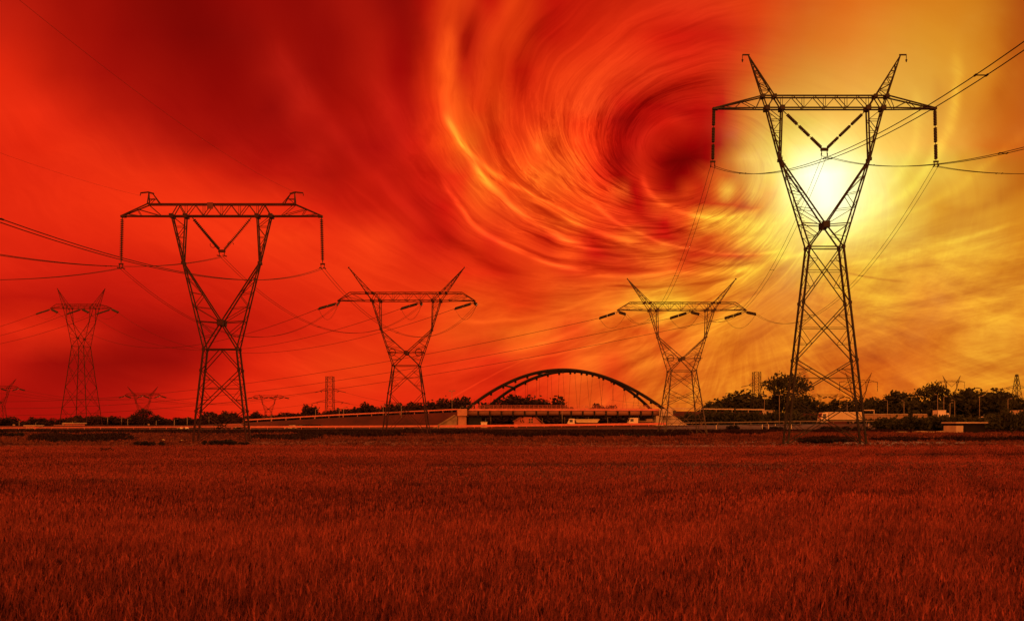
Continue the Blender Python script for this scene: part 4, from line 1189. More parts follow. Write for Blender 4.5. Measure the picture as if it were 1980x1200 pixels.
ADJ = {'round': 'round-crowned', 'airy': 'loose airy', 'bushy': 'broad bushy', 'tall': 'slim upright'}
for (x, y, w, Y, kd), wd in zip(TREES, place_words([t[0] for t in TREES])):
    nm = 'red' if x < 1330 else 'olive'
    src = PRO[kd, nm]
    o = src if (kd, nm) not in used else copy_tree(src)
    used.add((kd, nm))
    top = P(x, y, Y)
    zb = gz(Y) - 0.1
    o.location = (top.x, Y, zb)
    h = (top.z - zb) * 1.08
    wm = w / F * Y * {'airy': 1.1, 'round': 1.3, 'bushy': 1.5, 'tall': 1.5}[kd]
    o.scale = (wm / GW[kd], wm / GW[kd], h / 10)
    o.rotation_euler = (0, 0, (x * 1.7) % 6.28)
    size = 'tall' if h > 10 else ('low' if h < 4.8 else 'middling')
    o['label'] = f'{size} {ADJ[kd]} tree, {wd}' if x < 2000 and x > 0 else f'{size} {ADJ[kd]} tree cut by the {"right" if x > 0 else "left"} edge of the view'
    o['group'] = 'trees along the skyline'

def shrub_proto(seed, m, flat):
    rng = np.random.default_rng(seed)
    lobes = [(rng.normal() * .5, rng.normal() * .4, .42 + rng.random() * .25, .4, .4, .35) for _ in range(7)]
    v, f = leaf_cloud(rng, lobes, 1300, .09)
    v[:, 2] = np.maximum(v[:, 2], 0.02)
    v *= 1 / np.percentile(v[:, 2], 97)
    return np_mesh('shrub', v, f, m)
SP = [shrub_proto(3, M['shrub'], 1), shrub_proto(8, M['shrub'], 1), shrub_proto(21, M['leaf_olive'], 1), shrub_proto(27, M['leaf_olive'], 1)]
SHRUBS = [  # column, top row, base row, width, words, olive?
 (283, 848, 862, 34, 'dark round shrub in the field edge left of the large left pylon', 0), (207, 859, 868, 26, 'low dark tuft of shrub nearest the field at the left', 0),
 (415, 846, 860, 30, 'dark shrub at the foot of the large left pylon, by its left leg', 0), (440, 845, 861, 40, 'dark spreading shrub between the feet of the large left pylon', 0),
 (464, 850, 861, 26, 'small dark shrub by the right leg of the large left pylon', 0), (18, 832, 846, 50, 'dark scrubby thicket at the left edge below the road', 0),
 (112, 846, 854, 60, 'long low dark thicket in the grass left of the far left pylon feet', 0), (190, 846, 853, 56, 'long low dark thicket right of the far left pylon feet', 0),
 (555, 841, 850, 26, 'small dark bush on the bank below the cars', 0), (793, 824, 838, 20, 'leafy dark bush between the feet of the pylon left of the bridge', 0),
 (1153, 821, 830, 22, 'small dark bush against the guardrail under the arch bridge', 0), (1230, 835, 846, 60, 'low dark scrub in the grass under the bridge right end', 0), (1290, 836, 846, 50, 'low dark scrub at the feet of the pylon by the bridge', 0),
 (1418, 818, 834, 22, 'dark compact bush between the bridge-end pylon and the narrow right mast', 0), (1497, 820, 836, 26, 'dark bush on the bank left of the tallest pylon', 0), (1572, 844, 857, 48, 'dark mound of brush between the feet of the tallest pylon, left half', 0),
 (1600, 842, 857, 44, 'dark mound of brush between the feet of the tallest pylon, right half', 0), (1600, 820, 838, 40, 'dark bush behind the crossing braces of the tallest pylon', 0), (1640, 820, 836, 40, 'dark bush on the bank beside the right leg of the tallest pylon', 0),
 (1735, 817, 838, 40, 'dark bush at the left end of the pale low wall', 1), (1765, 806, 832, 48, 'dark tall bush behind the pale low wall, left of the box truck', 1), (1800, 810, 834, 56, 'dark bush in front of the white box truck', 1),
 (1832, 804, 832, 40, 'dark bush just left of the flat-roofed shed', 1), (1880, 810, 826, 60, 'dark bush behind the flat-roofed shed', 1), (1930, 803, 838, 56, 'large dark bush right of the flat-roofed shed', 1), (1962, 796, 840, 60, 'largest dark bush at the right edge', 1),
 (1330, 806, 828, 50, 'olive bush on the bank behind the bridge-end pylon', 1), (1362, 801, 828, 50, 'olive bush right of the bridge-end pylon legs', 1), (1395, 800, 828, 56, 'olive bush below the right ramp parapet', 1),
 (1430, 800, 830, 50, 'olive bush left of the narrow right mast feet', 1), (1490, 800, 826, 50, 'olive bush right of the narrow right mast feet', 1), (1545, 800, 826, 60, 'dark olive bush behind the left leg of the tallest pylon', 1), (1690, 808, 828, 40, 'olive bush right of the long trailer', 1),
 (1346, 800, 828, 44, 'taller olive bush between the feet of the bridge-end pylon and the ramp rail', 1), (1380, 797, 828, 44, 'tallest olive bush below the right ramp rail', 1), (1414, 799, 830, 44, 'olive bush below the ramp rail, under the round-topped trees', 1),
 (1450, 799, 828, 40, 'olive bush hugging the left leg of the narrow right mast', 1), (1515, 797, 826, 50, 'dark olive bush under the double-headed lamp by the tallest pylon', 1), (1718, 814, 836, 44, 'dark bush in front of the long weathered retaining wall', 1),
 (1750, 809, 836, 50, 'dark bush at the gap between the two retaining walls', 1), (1782, 808, 836, 50, 'dark bush in front of the shorter retaining wall', 1), (1816, 809, 836, 46, 'dark bush hiding the wheels of the white box lorry', 1), (1848, 809, 824, 40, 'dark bush rising behind the left end of the shed roof', 1), (1900, 809, 824, 44, 'dark bush under the white van on the ramp', 1)]
first = set()
for i, (x, yt, yb, w, lb, ol) in enumerate(SHRUBS):
    s = (2 if ol else 0) + i % 2
    if yb > 838:
        Y = F * (CZ - 0.55) / (yb - HY)
        Y = min(Y, 150)
        zb = gz(Y) - .05
    else:
        Y = 170 if yb > 830 else 199
        if x > 1725: Y = 166 - (i % 3)
        zb = CZ + (HY - yb) / F * Y
        zb = min(zb, .6 if x > 1725 else 1.0)
        if ol: w *= 1.35
    o = SP[s] if s not in first else SP[s].copy()
    if s in first: COL.objects.link(o)
    first.add(s)
    top = P(x, yt, Y)
    wm = w / F * Y
    o.location = (top.x, Y, zb - .05)
    o.scale = (wm / 2.2, wm / 2.6, max(.35, top.z - zb) * (1 if ol else .72))
    o.rotation_euler = (0, 0, (i * 2.4) % 6.28)
    tag(o, lb, 'shrub', 'shrubs and scrub on the field edge')

# ------------------------------------------------------------------ wheat
def plants(rng, n, y0, y1, keep):
    """positions thinly and evenly spread over the wedge the view sees, with a margin"""
    t = np.linspace(y0, y1, 400)
    cdf = np.cumsum(t * 0.86 + 7.0)
    yy = np.interp(rng.random(n) * cdf[-1], cdf, t)
    xx = (rng.random(n) * 2 - 1) * (yy * 0.86 + 7.0)
    ok = keep(xx, yy)
    return xx[ok], yy[ok]

def field_noise(x, y):
    return (np.sin(x * .31 + 1.3 * np.sin(y * .23)) + np.sin(y * .57 + .8 * np.sin(x * .19 + 2)) + np.sin(x * .11 - y * .37 + 1) + .7 * np.sin(x * .9 + y * 1.1)) / 3.7

def tracks(x, y, wide=1.0):
    """gaps left by wheels and by lodged crop"""
    px = CX + F * x / y
    gap = np.zeros(len(x), bool)
    for a, b, yc, hw in ((1690, 2400, 45.2, 1.3), (1440, 1530, 45.8, .8), (820, 1520, 33.0, .8), (1500, 2300, 34.5, .35), (-500, 260, 23.2, .5), (700, 930, 22.6, .45), (-500, 800, 34.0, .45), (0, 700, 41, .6), (1240, 1760, 19.6, .32), (1900, 2500, 20.6, .4)):
        w = wide * hw * (.75 + .5 * np.sin(px * .021 + yc) ** 2)
        gap |= (px > a) & (px < b) & (np.abs(y - yc - .3 * np.sin(px * .006)) < w)
    return gap

def wheat():
    rng = np.random.default_rng(2)
    V, Q, T = [], [], []
    base = 0
    # y0, y1, density per square metre, level of detail, girth factor
    for y0, y1, dens, lod, g in ((3.6, 13, 340, 2, 0.9), (13, 25, 180, 1, 1.15), (25, 43, 88, 0, 1.5), (43, 61.5, 58, 0, 2.0)):
        n = int(dens * (.86 * (y1 * y1 - y0 * y0) + 14.0 * (y1 - y0)))
        x, y = plants(rng, n, y0, y1, lambda a, b: ~(tracks(a, b) & (rng.random(len(a)) < .85)))
        n = len(x)
        fn = field_noise(x, y)
        fine_ = np.sin(x * 2.3 + y * 1.1) * np.sin(y * 2.9 - x * .7)
        trk = tracks(x, y, 1.9)
        h = .56 + .05 * fn + .035 * fine_ + .045 * rng.normal(size=n)
        h = h - np.where(y > 55, .5 * np.clip((y - 57) / 4.5, 0, 1) ** 2 * .9, 0) * .9
        tint = np.clip(.46 + .16 * fn + .12 * fine_ + .24 * rng.normal(size=n), 0, 1)
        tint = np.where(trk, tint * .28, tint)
        h = np.where(trk, h * .86, h)
        # lean: a prevailing breeze to the right plus scatter
        lx, ly = .07 + .09 * rng.normal(size=n), .10 * rng.normal(size=n)
        el = (.085 + .02 * rng.normal(size=n)) * (1 + .18 * lod if lod < 2 else 1) * (1.3 if lod == 0 else 1.1)
        er = .0085 * g * (.8 + .4 * rng.random(n))
        foot = np.stack([x, y, np.zeros(n) + np.where(y > 57, .55 * ((y - 57) / 4.5) ** 2 * .9, 0)], 1)
        neck = foot + np.stack([lx * .6, ly * .6, h - el], 1)
        tipd = np.stack([lx * 1.3 + .12 * rng.normal(size=n), ly + .1 * rng.normal(size=n), np.ones(n)], 1)
        tipd /= np.linalg.norm(tipd, axis=1)[:, None]
        tip = neck + tipd * el[:, None]
        an = rng.random(n) * 3.14
        ax = np.stack([np.cos(an), np.sin(an), 0 * an], 1)
        ay = np.stack([-np.sin(an), np.cos(an), 0 * an], 1)
        mid = neck + tipd * (el * .38)[:, None]
        def quads(P4, tt):
            nonlocal base
            k = len(P4[0])
            V.append(np.stack(P4, 1).reshape(-1, 3)); T.append(np.repeat(tt, 4))
            Q.append(np.arange(base, base + 4 * k).reshape(k, 4)); base += 4 * k
        # ear: two crossed blades near, three far-tapered blades close up
        for aa, m_ in ((ax, 1.0), (ay, 1.0)):
            quads([neck, mid + aa * (er * m_)[:, None], tip, mid - aa * (er * m_)[:, None]], tint)
        if lod == 2:
            # awns: thin slivers off the ear tip
            for k in range(2):
                off = np.stack([.05 * rng.normal(size=n), .05 * rng.normal(size=n), .05 + .03 * rng.random(n)], 1)
                q = mid + tipd * (el * .3)[:, None]
                quads([q, q + ax * .0016, tip + off, q - ax * .0016], np.clip(tint + .1, 0, 1))
        # stalk
        sw = .0026 * g
        if lod >= 1:
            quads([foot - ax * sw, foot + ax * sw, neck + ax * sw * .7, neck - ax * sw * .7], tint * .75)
        # leaf blades
        for k in range(2 if lod == 2 else 1):
            za = .35 + .35 * rng.random(n)
            o_ = foot + (neck - foot) * za[:, None]
            la = rng.random(n) * 6.283
            ld = np.stack([np.cos(la), np.sin(la), 0 * la], 1)
            pr = np.stack([-np.sin(la), np.cos(la), 0 * la], 1)
            ln = (.12 + .10 * rng.random(n))[:, None]
            m1 = o_ + ld * ln * .45 + np.array([0, 0, .09])
            e1 = o_ + ld * ln + np.array([0, 0, .02]) + rng.normal(size=(n, 1)) * np.array([0, 0, .04])
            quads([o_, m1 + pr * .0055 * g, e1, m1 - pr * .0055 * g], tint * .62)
    o = np_mesh('wheat_field', np.concatenate(V), np.concatenate(Q), M['wheat'], np.concatenate(T))
    tag(o, 'ripe russet wheat filling the whole foreground', 'wheat', kind='stuff')
    print('wheat quads', len(o.data.polygons))
wheat()

def tufts(name, label, m, rng, n, y0, y1, keep, hgt, wid, blades=5):
    x, y = plants(rng, n, y0, y1, keep)
    n = len(x)
    V, T = [], []
    tint = np.clip(.45 + .2 * field_noise(x * .6, y * .5) + .22 * rng.normal(size=n), 0, 1)
    zf = np.array([gz(v) for v in y]) - .06
    sc = .6 + .8 * rng.random(n)
    far_ = 1 + np.clip((y - 70) / 90, 0, 1) * .9
    for k in range(blades):
        an = rng.random(n) * 6.283
        d = np.stack([np.cos(an), np.sin(an), 0 * an], 1); pr = np.stack([-np.sin(an), np.cos(an), 0 * an], 1)
        off = np.stack([rng.normal(size=n) * .16, rng.normal(size=n) * .16, zf], 1)
        b = np.stack([x, y, 0 * x], 1) + off
        w = (wid * sc * far_ * (.6 + .8 * rng.random(n)))[:, None]
        h = (hgt * sc * np.clip(.40 + (y - 70) / 70, .40, 1) * (.5 + .8 * rng.random(n)))[:, None]
        m1 = b + d * h * .18 + np.array([0, 0, 1.]) * h * .55
        t = b + d * h * .5 + np.array([0, 0, 1.]) * h
        V.append(np.stack([b - pr * w * .5, m1 + pr * w, t, m1 - pr * w], 1)); T.append(np.repeat(tint[:, None], 4, 1))
    V = np.concatenate(V).reshape(-1, 3)
    o = np_mesh(name, V, np.arange(len(V)).reshape(-1, 4), m, np.concatenate(T).ravel())
    tag(o, label, 'grass', kind='stuff')

rg = np.random.default_rng(9)
def dark_zone(x, y):
    px, py = CX + F * x / y, HY + F * (CZ - .55) / y
    a = np.zeros(len(x), bool)
    for x0, x1, ya, yb in ((-400, 330, 833, 839.5), (80, 240, 846, 853), (330, 520, 836, 841), (480, 760, 833, 839), (500, 600, 846.5, 851), (600, 760, 842, 846), (760, 1460, 834, 842), (960, 1310, 842, 846), (1340, 1420, 839, 842), (1560, 1640, 850, 856), (1440, 2400, 834, 838), (1700, 2400, 850.5, 853)):
        a |= (px > x0 + 22 * np.sin(py * 3)) & (px < x1 + 22 * np.sin(py * 2 + 1)) & (py > ya + .9 * np.sin(px * .05)) & (py < yb + .9 * np.sin(px * .043 + 2))
    return a
tufts('dry_grass', 'dry reddish grass between the wheat and the road bank', M['grass'], rg, 60000, 60, 168, lambda a, b: ~dark_zone(a, b) | (rg.random(len(a)) < .15), .42, .055)
tufts('dark_weeds', 'dark weedy growth in strips along the field edge', M['weeds'], rg, 240000, 74, 168, lambda a, b: dark_zone(a, b), .62, .085)
# ------------------------------------------------------------------ vehicles
def wheel(parent, x, y, z, r, w=.28):
    t = MB().tube([(x, y - w / 2, z), (x, y + w / 2, z)], r, 16).build('wheel', M['dark'], parent)
    MB().tube([(x, y - w / 2 - .015, z), (x, y + w / 2 + .015, z)], r * .5, 12).build('rim', M['lamp'], t)
    return t

def cab(root, x0, x1, h, m, face):
    """forward-control lorry cab; face = -1 looks left, +1 right"""
    fx, bx = (x0, x1) if face < 0 else (x1, x0)
    s = 1 if face < 0 else -1
    poly = [(fx, .5), (bx, .5), (bx, h), (fx + s * .45, h), (fx + s * .05, h * .55)]
    if face > 0: poly = poly[::-1]
    c = MB().prism(poly, -1.2, 1.2).build('cab', m, root)
    for yy in (-1.215, 1.205):
        MB().box((min(fx + s * .45, fx + s * 1.25), yy, h * .55), (max(fx + s * .45, fx + s * 1.25), yy + .01, h * .88)).build('side_window', M['glass'], c)
    MB().add([(fx + s * .075 - s * .015, -1.0, h * .57), (fx + s * .075 - s * .015, 1.0, h * .57), (fx + s * .41 - s * .015, 1.0, h * .95), (fx + s * .41 - s * .015, -1.0, h * .95)], [(0, 1, 2, 3)]).build('windscreen', M['glass'], c)
    MB().box((min(fx - s * .12, fx + s * .1), -1.2, .42), (max(fx - s * .12, fx + s * .1), 1.2, .8), .03).build('bumper', M['lamp'], c)
    for yy in (-.95, .7):
        MB().box((min(fx - s * .14, fx), yy, .62), (max(fx - s * .14, fx), yy + .25, .76)).build('headlight', M['white'], c)
    return c

def lorry(label, x0, x1, ytop, Y, kind, m_cab, m_body, face=-1, cabfrac=.22, zb=None):
    """lorry spanning photo columns x0..x1, seen from the side"""
    X0, X1 = (x0 - CX) / F * Y, (x1 - CX) / F * Y
    zb = float(zr((X0 + X1) / 2)) + .03 if zb is None else zb
    H = CZ + (HY - ytop) / F * Y - zb
    root = empty('lorry', ((X0 + X1) / 2, Y, zb), label, 'lorry', 'lorries by the expressway')
    L = (X1 - X0) / 2
    cl = 2 * L * cabfrac
    ca, cb = (-L, -L + cl) if face < 0 else (L - cl, L)
    ba, bb = (-L + cl + .15, L) if face < 0 else (-L, L - cl - .15)
    hc = min(H, 2.9)
    cab(root, ca, cb, hc, m_cab, face)
    MB().box((ba, -.45, .62), (bb, .45, .95)).build('chassis', M['dark'], root)
    if kind == 'tipper':
        MB().prism([(ba + .35, .98), (bb - .5, .98), (bb, H * .92), (ba, H * .92)], -1.22, 1.22).build('tipper_body', m_body, root)
        rb = MB()
        for i in range(7):
            x = ba + .5 + (bb - ba - 1) * i / 6
            rb.box((x - .06, -1.29, 1.05), (x + .06, -1.225, H * .9))
        rb.box((ba, -1.30, H * .84), (bb, -1.225, H * .94))
        rb.build('side_rib', m_body, root)
    elif kind == 'flat':
        MB().box((ba, -1.22, 1.0), (bb, 1.22, 1.22)).build('flatbed', m_body, root)
        if m_cab != M['dark']:
            MB().box((ba, -1.2, 1.22), (ba + .12, 1.2, 2.1)).build('headboard', m_body, root)
            MB().box((bb - 1.6, -1.0, 1.22), (bb - .2, 1.0, 1.75), .05).build('load', M['concrete_d'], root)
    else:
        b = MB().box((ba, -1.24, 1.02), (bb, 1.24, H), .05).build('box_body', m_body, root)
        tr = MB()
        for i in range(int((bb - ba) / 1.1) + 1):
            x = ba + .1 + i * 1.1
            if x < bb - .05: tr.box((x, -1.27, 1.05), (x + .05, -1.245, H - .08))
        tr.build('side_rib', m_body, b)
        MB().box((ba - .02, -1.28, H - .10), (bb + .02, 1.28, H + .04)).build('roof_edge', M['white'], b)
    n = 3 if L > 3.5 else 2
    ws = [ca + cl * .5] + [ba + (bb - ba) * t for t in ((.72, .86) if n == 3 else (.78,))] if face < 0 else [cb - cl * .5] + [ba + (bb - ba) * t for t in ((.14, .28) if n == 3 else (.22,))]
    for w in ws:
        for yy in (-1.02, 1.02):
            wheel(root, w, yy, .48, .48)
    return root

lorry('pale tipper lorry under the arch bridge, cab facing left', 1097, 1158, 809, 182, 'tipper', M['white'], M['cream'])
lorry('white flatbed lorry by the right pier of the bridge', 1214, 1262, 807.5, 182.5, 'flat', M['white'], M['concrete_d'], cabfrac=.38)
lorry('long pale articulated trailer behind the tallest pylon', 1584, 1664, 796.5, 186, 'box', M['white'], M['cream'], cabfrac=.17, zb=2.7)
lorry('white box lorry among bushes right of the tallest pylon', 1808, 1833, 793, 207.5, 'box', M['white'], M['white'], face=1, cabfrac=.3, zb=2.9)
lorry('dark flatbed lorry seen between the legs of the large left pylon', 414, 467, 820.5, 183, 'flat', M['dark'], M['rail_red'], cabfrac=.3)
lorry('dark tipper lorry right of the pale red car on the road', 577, 622, 820, 183, 'tipper', M['dark'], M['arch'], cabfrac=.25)

def car(label, x0, x1, Y, m, zb=None, face=-1, van=False):
    X0, X1 = (x0 - CX) / F * Y, (x1 - CX) / F * Y
    L = X1 - X0
    xc = (X0 + X1) / 2
    zb = float(zr(xc)) + .03 if zb is None else zb
    root = empty('van' if van else 'car', (xc, Y, zb), label, 'van' if van else 'car', 'cars and vans near the road')
    h = L * (.42 if van else .33)
    if van: poly = [(-.5, .2), (.5, .2), (.5, .95), (.47, 1.0), (-.2, 1.0), (-.36, .62), (-.48, .5)]
    else: poly = [(-.5, .2), (.5, .2), (.5, .58), (.42, .66), (.28, 1.0), (-.1, 1.0), (-.26, .66), (-.48, .52)]
    poly = [(a * L * (-face), b * h) for a, b in poly]
    if face > 0: poly = poly[::-1]
    b = MB().prism(poly, -.85, .85).build('body', m, root)
    sx = -face
    wins = [(-.19, .03), (.05, .26)] if not van else [(-.28, -.1)]
    for yy in (-.865, .855):
        for a, c in wins:
            MB().box((min(a * L * sx, c * L * sx), yy, h * .68), (max(a * L * sx, c * L * sx), yy + .01, h * .93)).build('side_window', M['glass'], b)
    for a in (-.31, .31):
        for yy in (-.76, .76):
            wheel(root, a * L, yy, .31, .31, .2)
    MB().box((min(-.505 * L * sx, -.47 * L * sx), -.7, h * .42), (max(-.505 * L * sx, -.47 * L * sx), -.4, h * .5)).build('headlight', M['white'], b)
    return root
car('bright pinkish car on the road right of the large left pylon', 553, 573, 181, M['white'])
car('small pale car on the road left of the large left pylon', 345, 362, 184, M['white'])
car('white van on the ramp among the right-hand trees', 1888, 1921, 207.5, M['white'], zb=2.75, van=True)
car('pale van half hidden by bushes near the right edge', 1926, 1948, 209, M['white'], zb=2.7, van=True)

# ------------------------------------------------------------------ buildings
def house(name, label, x0, x1, yt, Y, zb, depth, mw, mr, pitch=.3, wins=3, door=True, flat=False, ridge=.5, cat='house'):
    X0, X1 = (x0 - CX) / F * Y, (x1 - CX) / F * Y
    H = CZ + (HY - yt) / F * Y - zb
    w = (X1 - X0) / 2
    root = empty(name, ((X0 + X1) / 2, Y, zb), label, cat)
    he = H * (1 - pitch) if not flat else H - .25
    MB().box((-w, 0, -.3), (w, depth, he)).build('wall', mw, root)
    if flat:
        MB().box((-w - .4, -.5, he), (w + .4, depth + .4, H), .04).build('roof', mr, root)
    else:
        r = MB().prism([(-w - .35, he - .05), (w + .35, he - .05), (w * ridge + .1, H), (-w * ridge - .1, H)], -.35, depth + .35).build('roof', mr, root)
        MB().box((w * .2, depth * .4, H - .1), (w * .2 + .5, depth * .4 + .5, H + .7), .03).build('chimney', M['concrete_d'], r)
    for i in range(wins):
        cx = -w + 2 * w * (i + .7) / (wins + .6)
        f = MB().box((cx - .55, -.05, he * .42), (cx + .55, .01, he * .78)).build('window', M['white'], root)
        MB().box((cx - .45, -.07, he * .45), (cx - .04, -.045, he * .75)).box((cx + .04, -.07, he * .45), (cx + .45, -.045, he * .75)).build('pane', M['glass'], f)
    if door:
        MB().box((w * .7, -.06, 0), (w * .7 + .9, .01, min(2.0, he * .7))).build('door', M['arch'], root)
    return root
# the house seen beneath the deck
hs = empty('house', P(1023, 0, 240) * 1, 'broad gabled house with pale reddish wall seen beneath the bridge deck', 'house')
hs.location = ((1022 - CX) / F * 240, 240, .55)
MB().prism([(-4.6, 0), (4.2, 0), (4.2, 2.5), (1.8, 5.0), (.6, 5.1), (-.5, 4.9), (-1.2, 5.3), (-4.9, 3.2)], 0, 8).build('wall', M['redwall'], hs)
rf = MB()
for a, b in (((-5.2, 3.05), (-1.2, 5.4)), ((-1.2, 5.4), (1.9, 5.12)), ((1.9, 5.12), (5.6, 2.0))):
    rf.bar((a[0], -.4, a[1]), (b[0], -.4, b[1]), .25, .22)
    rf.add([(a[0], -.5, a[1] + .1), (b[0], -.5, b[1] + .1), (b[0], 8.4, b[1] + .1), (a[0], 8.4, a[1] + .1)], [(0, 1, 2, 3)])
r_ = rf.build('roof', M['roof'], hs)
MB().box((-1.5, 3, 5.1), (-.8, 3.7, 6.1), .04).build('chimney', M['redwall'], r_)
MB().prism([(4.25, 0), (6.6, 0), (6.6, 1.4), (4.25, 2.9)], 1, 7).build('lean_to', M['redwall'], hs)
mk = MB()
for x0 in (-2.55, -1.75):        # dark painted curls on the wall
    pts = [Vector((x0 + .26 * math.sin(t * 1.9) * (1 if t < 3.3 else -1), -.06, 2.75 + t * .21)) for t in [i * .4 for i in range(13)]]
    mk.tube(pts, .09, 5)
mk.build('painted_mark', M['arch'], hs)
for cx, cz in ((.35, 2.9), (.35, 3.7), (1.15, 2.9), (1.15, 3.7)):
    f_ = MB().box((cx - .3, -.05, cz - .3), (cx + .3, .01, cz + .3)).build('window', M['concrete_d'], hs)
    MB().box((cx - .23, -.07, cz - .23), (cx + .23, -.045, cz + .23)).build('pane', M['glass'], f_)
hd_ = MB().box((-3.6, -.9, -.2), (6.4, -.5, 1.5), .1).build('hedge_block', M['arch'])  # plain dark block standing for a hedge
hd_.location = hs.location
tag(hd_, 'dark fence standing in front of the gabled house under the bridge', 'hedge')

house('kiosk', 'small pale kiosk on the roadside near the left edge', 50, 68, 821.5, 203, .9, 3, M['redwall'], M['paleroof'], flat=True, wins=2, door=False, cat='kiosk')
house('filling_station', 'low reddish building with flat canopy behind the far left pylon feet', 126, 143, 817, 232, .55, 6, M['redwall'], M['paleroof'], flat=True, wins=1, door=True, cat='building')
house('house', 'narrow red house left of the far left pylon feet', 103, 116, 821, 232, .55, 6, M['redwall'], M['roof'], wins=1, door=True)
house('house', 'long low red-walled building beneath the biggest left-hand tree', 262, 289, 823, 236, .55, 6, M['redwall'], M['roof'], pitch=.25, wins=3)
house('house', 'low pale house peeping out at the left edge below the trees', -6, 28, 824, 232, .55, 6, M['redwall'], M['roof'], pitch=.4, wins=2)
house('shed', 'flat-roofed shed with pale side wall among bushes at far right', 1850, 1904, 815.5, 140, .55, 4, M['arch'], M['paleroof'], flat=True, wins=0, door=False, cat='shed')  # dark wall colour paints the shade inside an open front
house('house', 'pale building cut by the right edge of the view', 1972, 2040, 792, 240, .55, 8, M['cream'], M['paleroof'], pitch=.2, wins=3)
pw = MB().box((-.7, -.08, 0), (.7, 3.9, 1.75)).build('annex_wall', M['concrete'])
pw.location = (P(1855, 0, 138.9).x, 138.9, .5)
tag(pw, 'bright blank end wall at the left of the flat-roofed shed', 'wall')

# white site cabinet by the left pier
cb = empty('utility_cabinet', ((936 - CX) / F * 181, 181, 0), 'small bright box-shaped cabinet beside the left pier of the bridge', 'cabinet')
cb.location.z = float(zr(cb.location.x)) + .02
MB().box((-.75, -.5, .15), (.75, .5, 1.4), .04).build('housing', M['white'], cb)
MB().box((-.85, -.6, 1.4), (.85, .6, 1.5), .03).build('roof', M['cream'], cb)
MB().box((-.9, -.62, -.1), (.9, .6, .15)).build('plinth', M['concrete_d'], cb)
for sx in (-1, 1):
    dd = MB().box((sx * .37 - .33, -.53, .22), (sx * .37 + .33, -.505, 1.32)).build('door', M['white'], cb)
    MB().box((sx * .10 - .02, -.56, .7), (sx * .10 + .02, -.53, .85)).build('handle', M['dark'], dd)

# sign gantry frame right of the trailer
gt = empty('sign_gantry', (P(1679, 0, 204).x, 204, 2.9), 'small pale goalpost-shaped frame just right of the long trailer', 'gantry')
w_ = 22 / F * 204 / 2
top_ = CZ + (HY - 792) / F * 204 - 2.9
for sx in (-1, 1):
    MB().box((sx * w_ - .1, -.1, -.6), (sx * w_ + .1, .1, top_), .02).build('upright', M['concrete'], gt)
MB().box((-w_ - .1, -.13, top_ - .22), (w_ + .1, .13, top_ + .05), .02).build('crossbeam', M['concrete'], gt)

# retaining wall of pale boards on the right ramp
def board_wall(label, x0, x1, yt, yb, Y, m, name='retaining_wall', posts=True):
    X0, X1 = (x0 - CX) / F * Y, (x1 - CX) / F * Y
    z0, z1 = CZ + (HY - yb) / F * Y, CZ + (HY - yt) / F * Y
    root = empty(name, ((X0 + X1) / 2, Y, z0), label, 'wall')
    L = (X1 - X0) / 2
    rng = random.Random(x0)
    p = MB()
    n = max(3, int(2 * L / 1.2))
    for i in range(n):
        a = -L + 2 * L * i / n
        p.box((a + .02, rng.uniform(-.05, .03), -.6), (a + 2 * L / n - .02, .16, z1 - z0 + rng.uniform(-.09, .05)))
    p.build('panel', m, root)
    if posts:
        q = MB()
        for i in range(0, n + 1, 3):
            a = -L + 2 * L * i / n
            q.box((a - .08, -.16, -.6), (a + .08, .2, z1 - z0 + .14))
        q.build('post', M['concrete_d'], root)
    MB().box((-L, -.12, z1 - z0 + .06), (L, .18, z1 - z0 + .2)).build('coping', M['concrete'], root)
board_wall('long weathered pale retaining wall right of the tallest pylon', 1672, 1756, 801, 816, 200, M['wood'])
board_wall('shorter pale retaining wall left of the white box lorry', 1766, 1792, 801, 816, 200, M['wood'])
board_wall('short bright wall glimpsed left of the double-headed lamp by the tallest pylon', 1474, 1498, 794, 800, 204, M['concrete'], posts=False)

# low pale field wall and a concrete block at right
fw = MB()
n = 26
X0, X1 = (1730 - CX) / F * 148, (1848 - CX) / F * 148
for i in range(n):
    a, b = X0 + (X1 - X0) * i / n, X0 + (X1 - X0) * (i + 1) / n
    k = .10 * math.sin(i * .7) + (.2 if i < 2 else 0)
    fw.box((a + .01, 148, .3), (b - .01, 148.7, 1.10 + k * .5), .05)
tag(fw.build('low_wall', M['concrete']), 'long low pale stone wall in front of the dark bushes at right', 'wall')
cbk = MB().box((-.9, 0, -.2), (.9, 1.0, .62), .06).build('concrete_block', M['concrete_d'])
cbk.location = (P(1746, 0, 142).x, 142, .5)
tag(cbk, 'grey concrete block in the grass below the low pale wall', 'block')

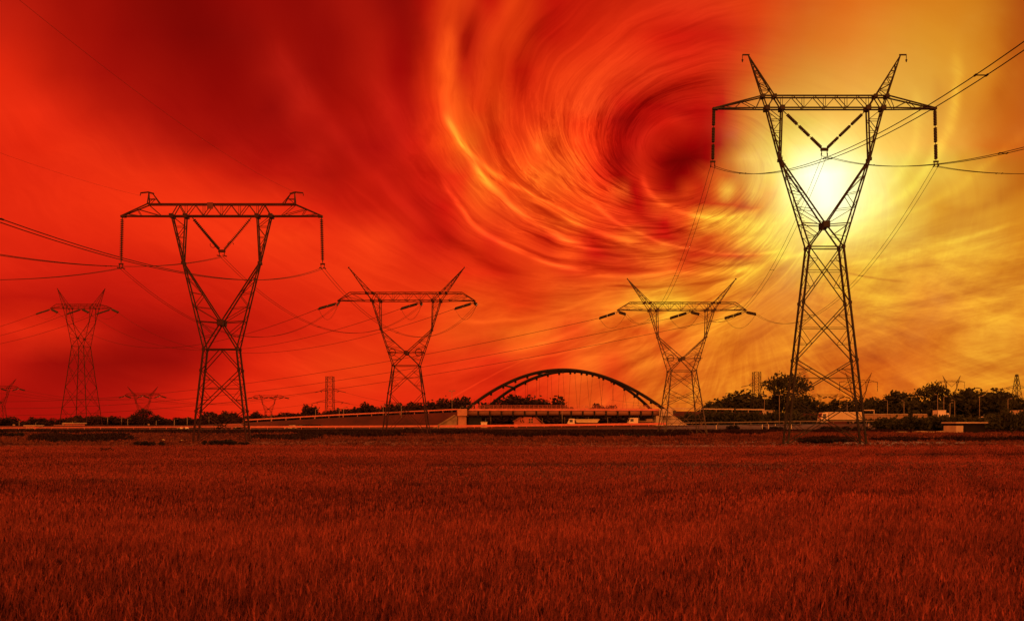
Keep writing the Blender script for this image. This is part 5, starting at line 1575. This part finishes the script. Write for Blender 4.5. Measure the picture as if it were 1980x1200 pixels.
# pale stones and rubble in the grass
rngs = random.Random(4)
def stone(x, y, w, label):
    Y = F * (CZ - .55) / (y - HY)
    wm = w / F * Y
    mb = MB()
    n1, n2 = 8, 5
    vs, fs = [], []
    for j in range(n2 + 1):
        th = math.pi * j / n2
        for i in range(n1):
            an = 2 * math.pi * i / n1
            k = 1 + rngs.uniform(-.18, .18)
            vs.append((wm * .5 * math.sin(th) * math.cos(an) * k, wm * .4 * math.sin(th) * math.sin(an) * k, wm * .30 * math.cos(th) * k))
    for j in range(n2):
        for i in range(n1):
            fs.append((j * n1 + i, j * n1 + (i + 1) % n1, (j + 1) * n1 + (i + 1) % n1, (j + 1) * n1 + i))
    o = mb.add(vs, [f[::-1] for f in fs]).build('stone', M['concrete'])
    o.location = ((x - CX) / F * Y, Y, .55 + wm * .12)
    tag(o, label, 'stone', 'pale stones in the grass')
for x, y, w, lb in ((1396, 837, 10, 'pale boulder in the grass right of the bridge-end pylon feet'), (1450, 841.5, 9, 'pale stone in the grass between the bridge-end pylon and the tallest'),
                    (1462, 842, 7, 'smaller pale stone in front of the narrow right mast'), (1620, 843, 8, 'pale stone behind the brush between the tallest pylon feet'), (1697, 835, 9, 'pale stone right of the tallest pylon, near the bank'),
                    (1708, 836, 7, 'second pale stone right of the tallest pylon, farther out'), (1836, 844, 9, 'pale stone in the grass left of the flat-roofed shed'), (1918, 843, 10, 'pale stone in the grass right of the flat-roofed shed'),
                    (561, 851, 7, 'small pale stone by the bush below the cars'), (352, 853, 8, 'pale stone in the dry grass left of the large left pylon'), (316, 852, 8, 'pale stone beside the dark round shrub at left')):
    stone(x, y, w, lb)

# boundary posts along the road on the right
bp = None
for i, x in enumerate((1385, 1420, 1474, 1486, 1499, 1530, 1680, 1736)):
    Y = 172
    if bp is None:
        bp = MB().box((-.06, -.06, -.3), (.06, .06, .85), .015).build('marker_post', M['white']); o = bp
    else:
        o = bp.copy(); COL.objects.link(o)
    o.location = (P(x, 0, Y).x, Y, float(zr(P(x, 0, Y).x)) - .8)
    tag(o, f'white marker post, {place_words([1385, 1420, 1474, 1486, 1499, 1530, 1680, 1736])[i]}', 'post', 'white marker posts on the bank')
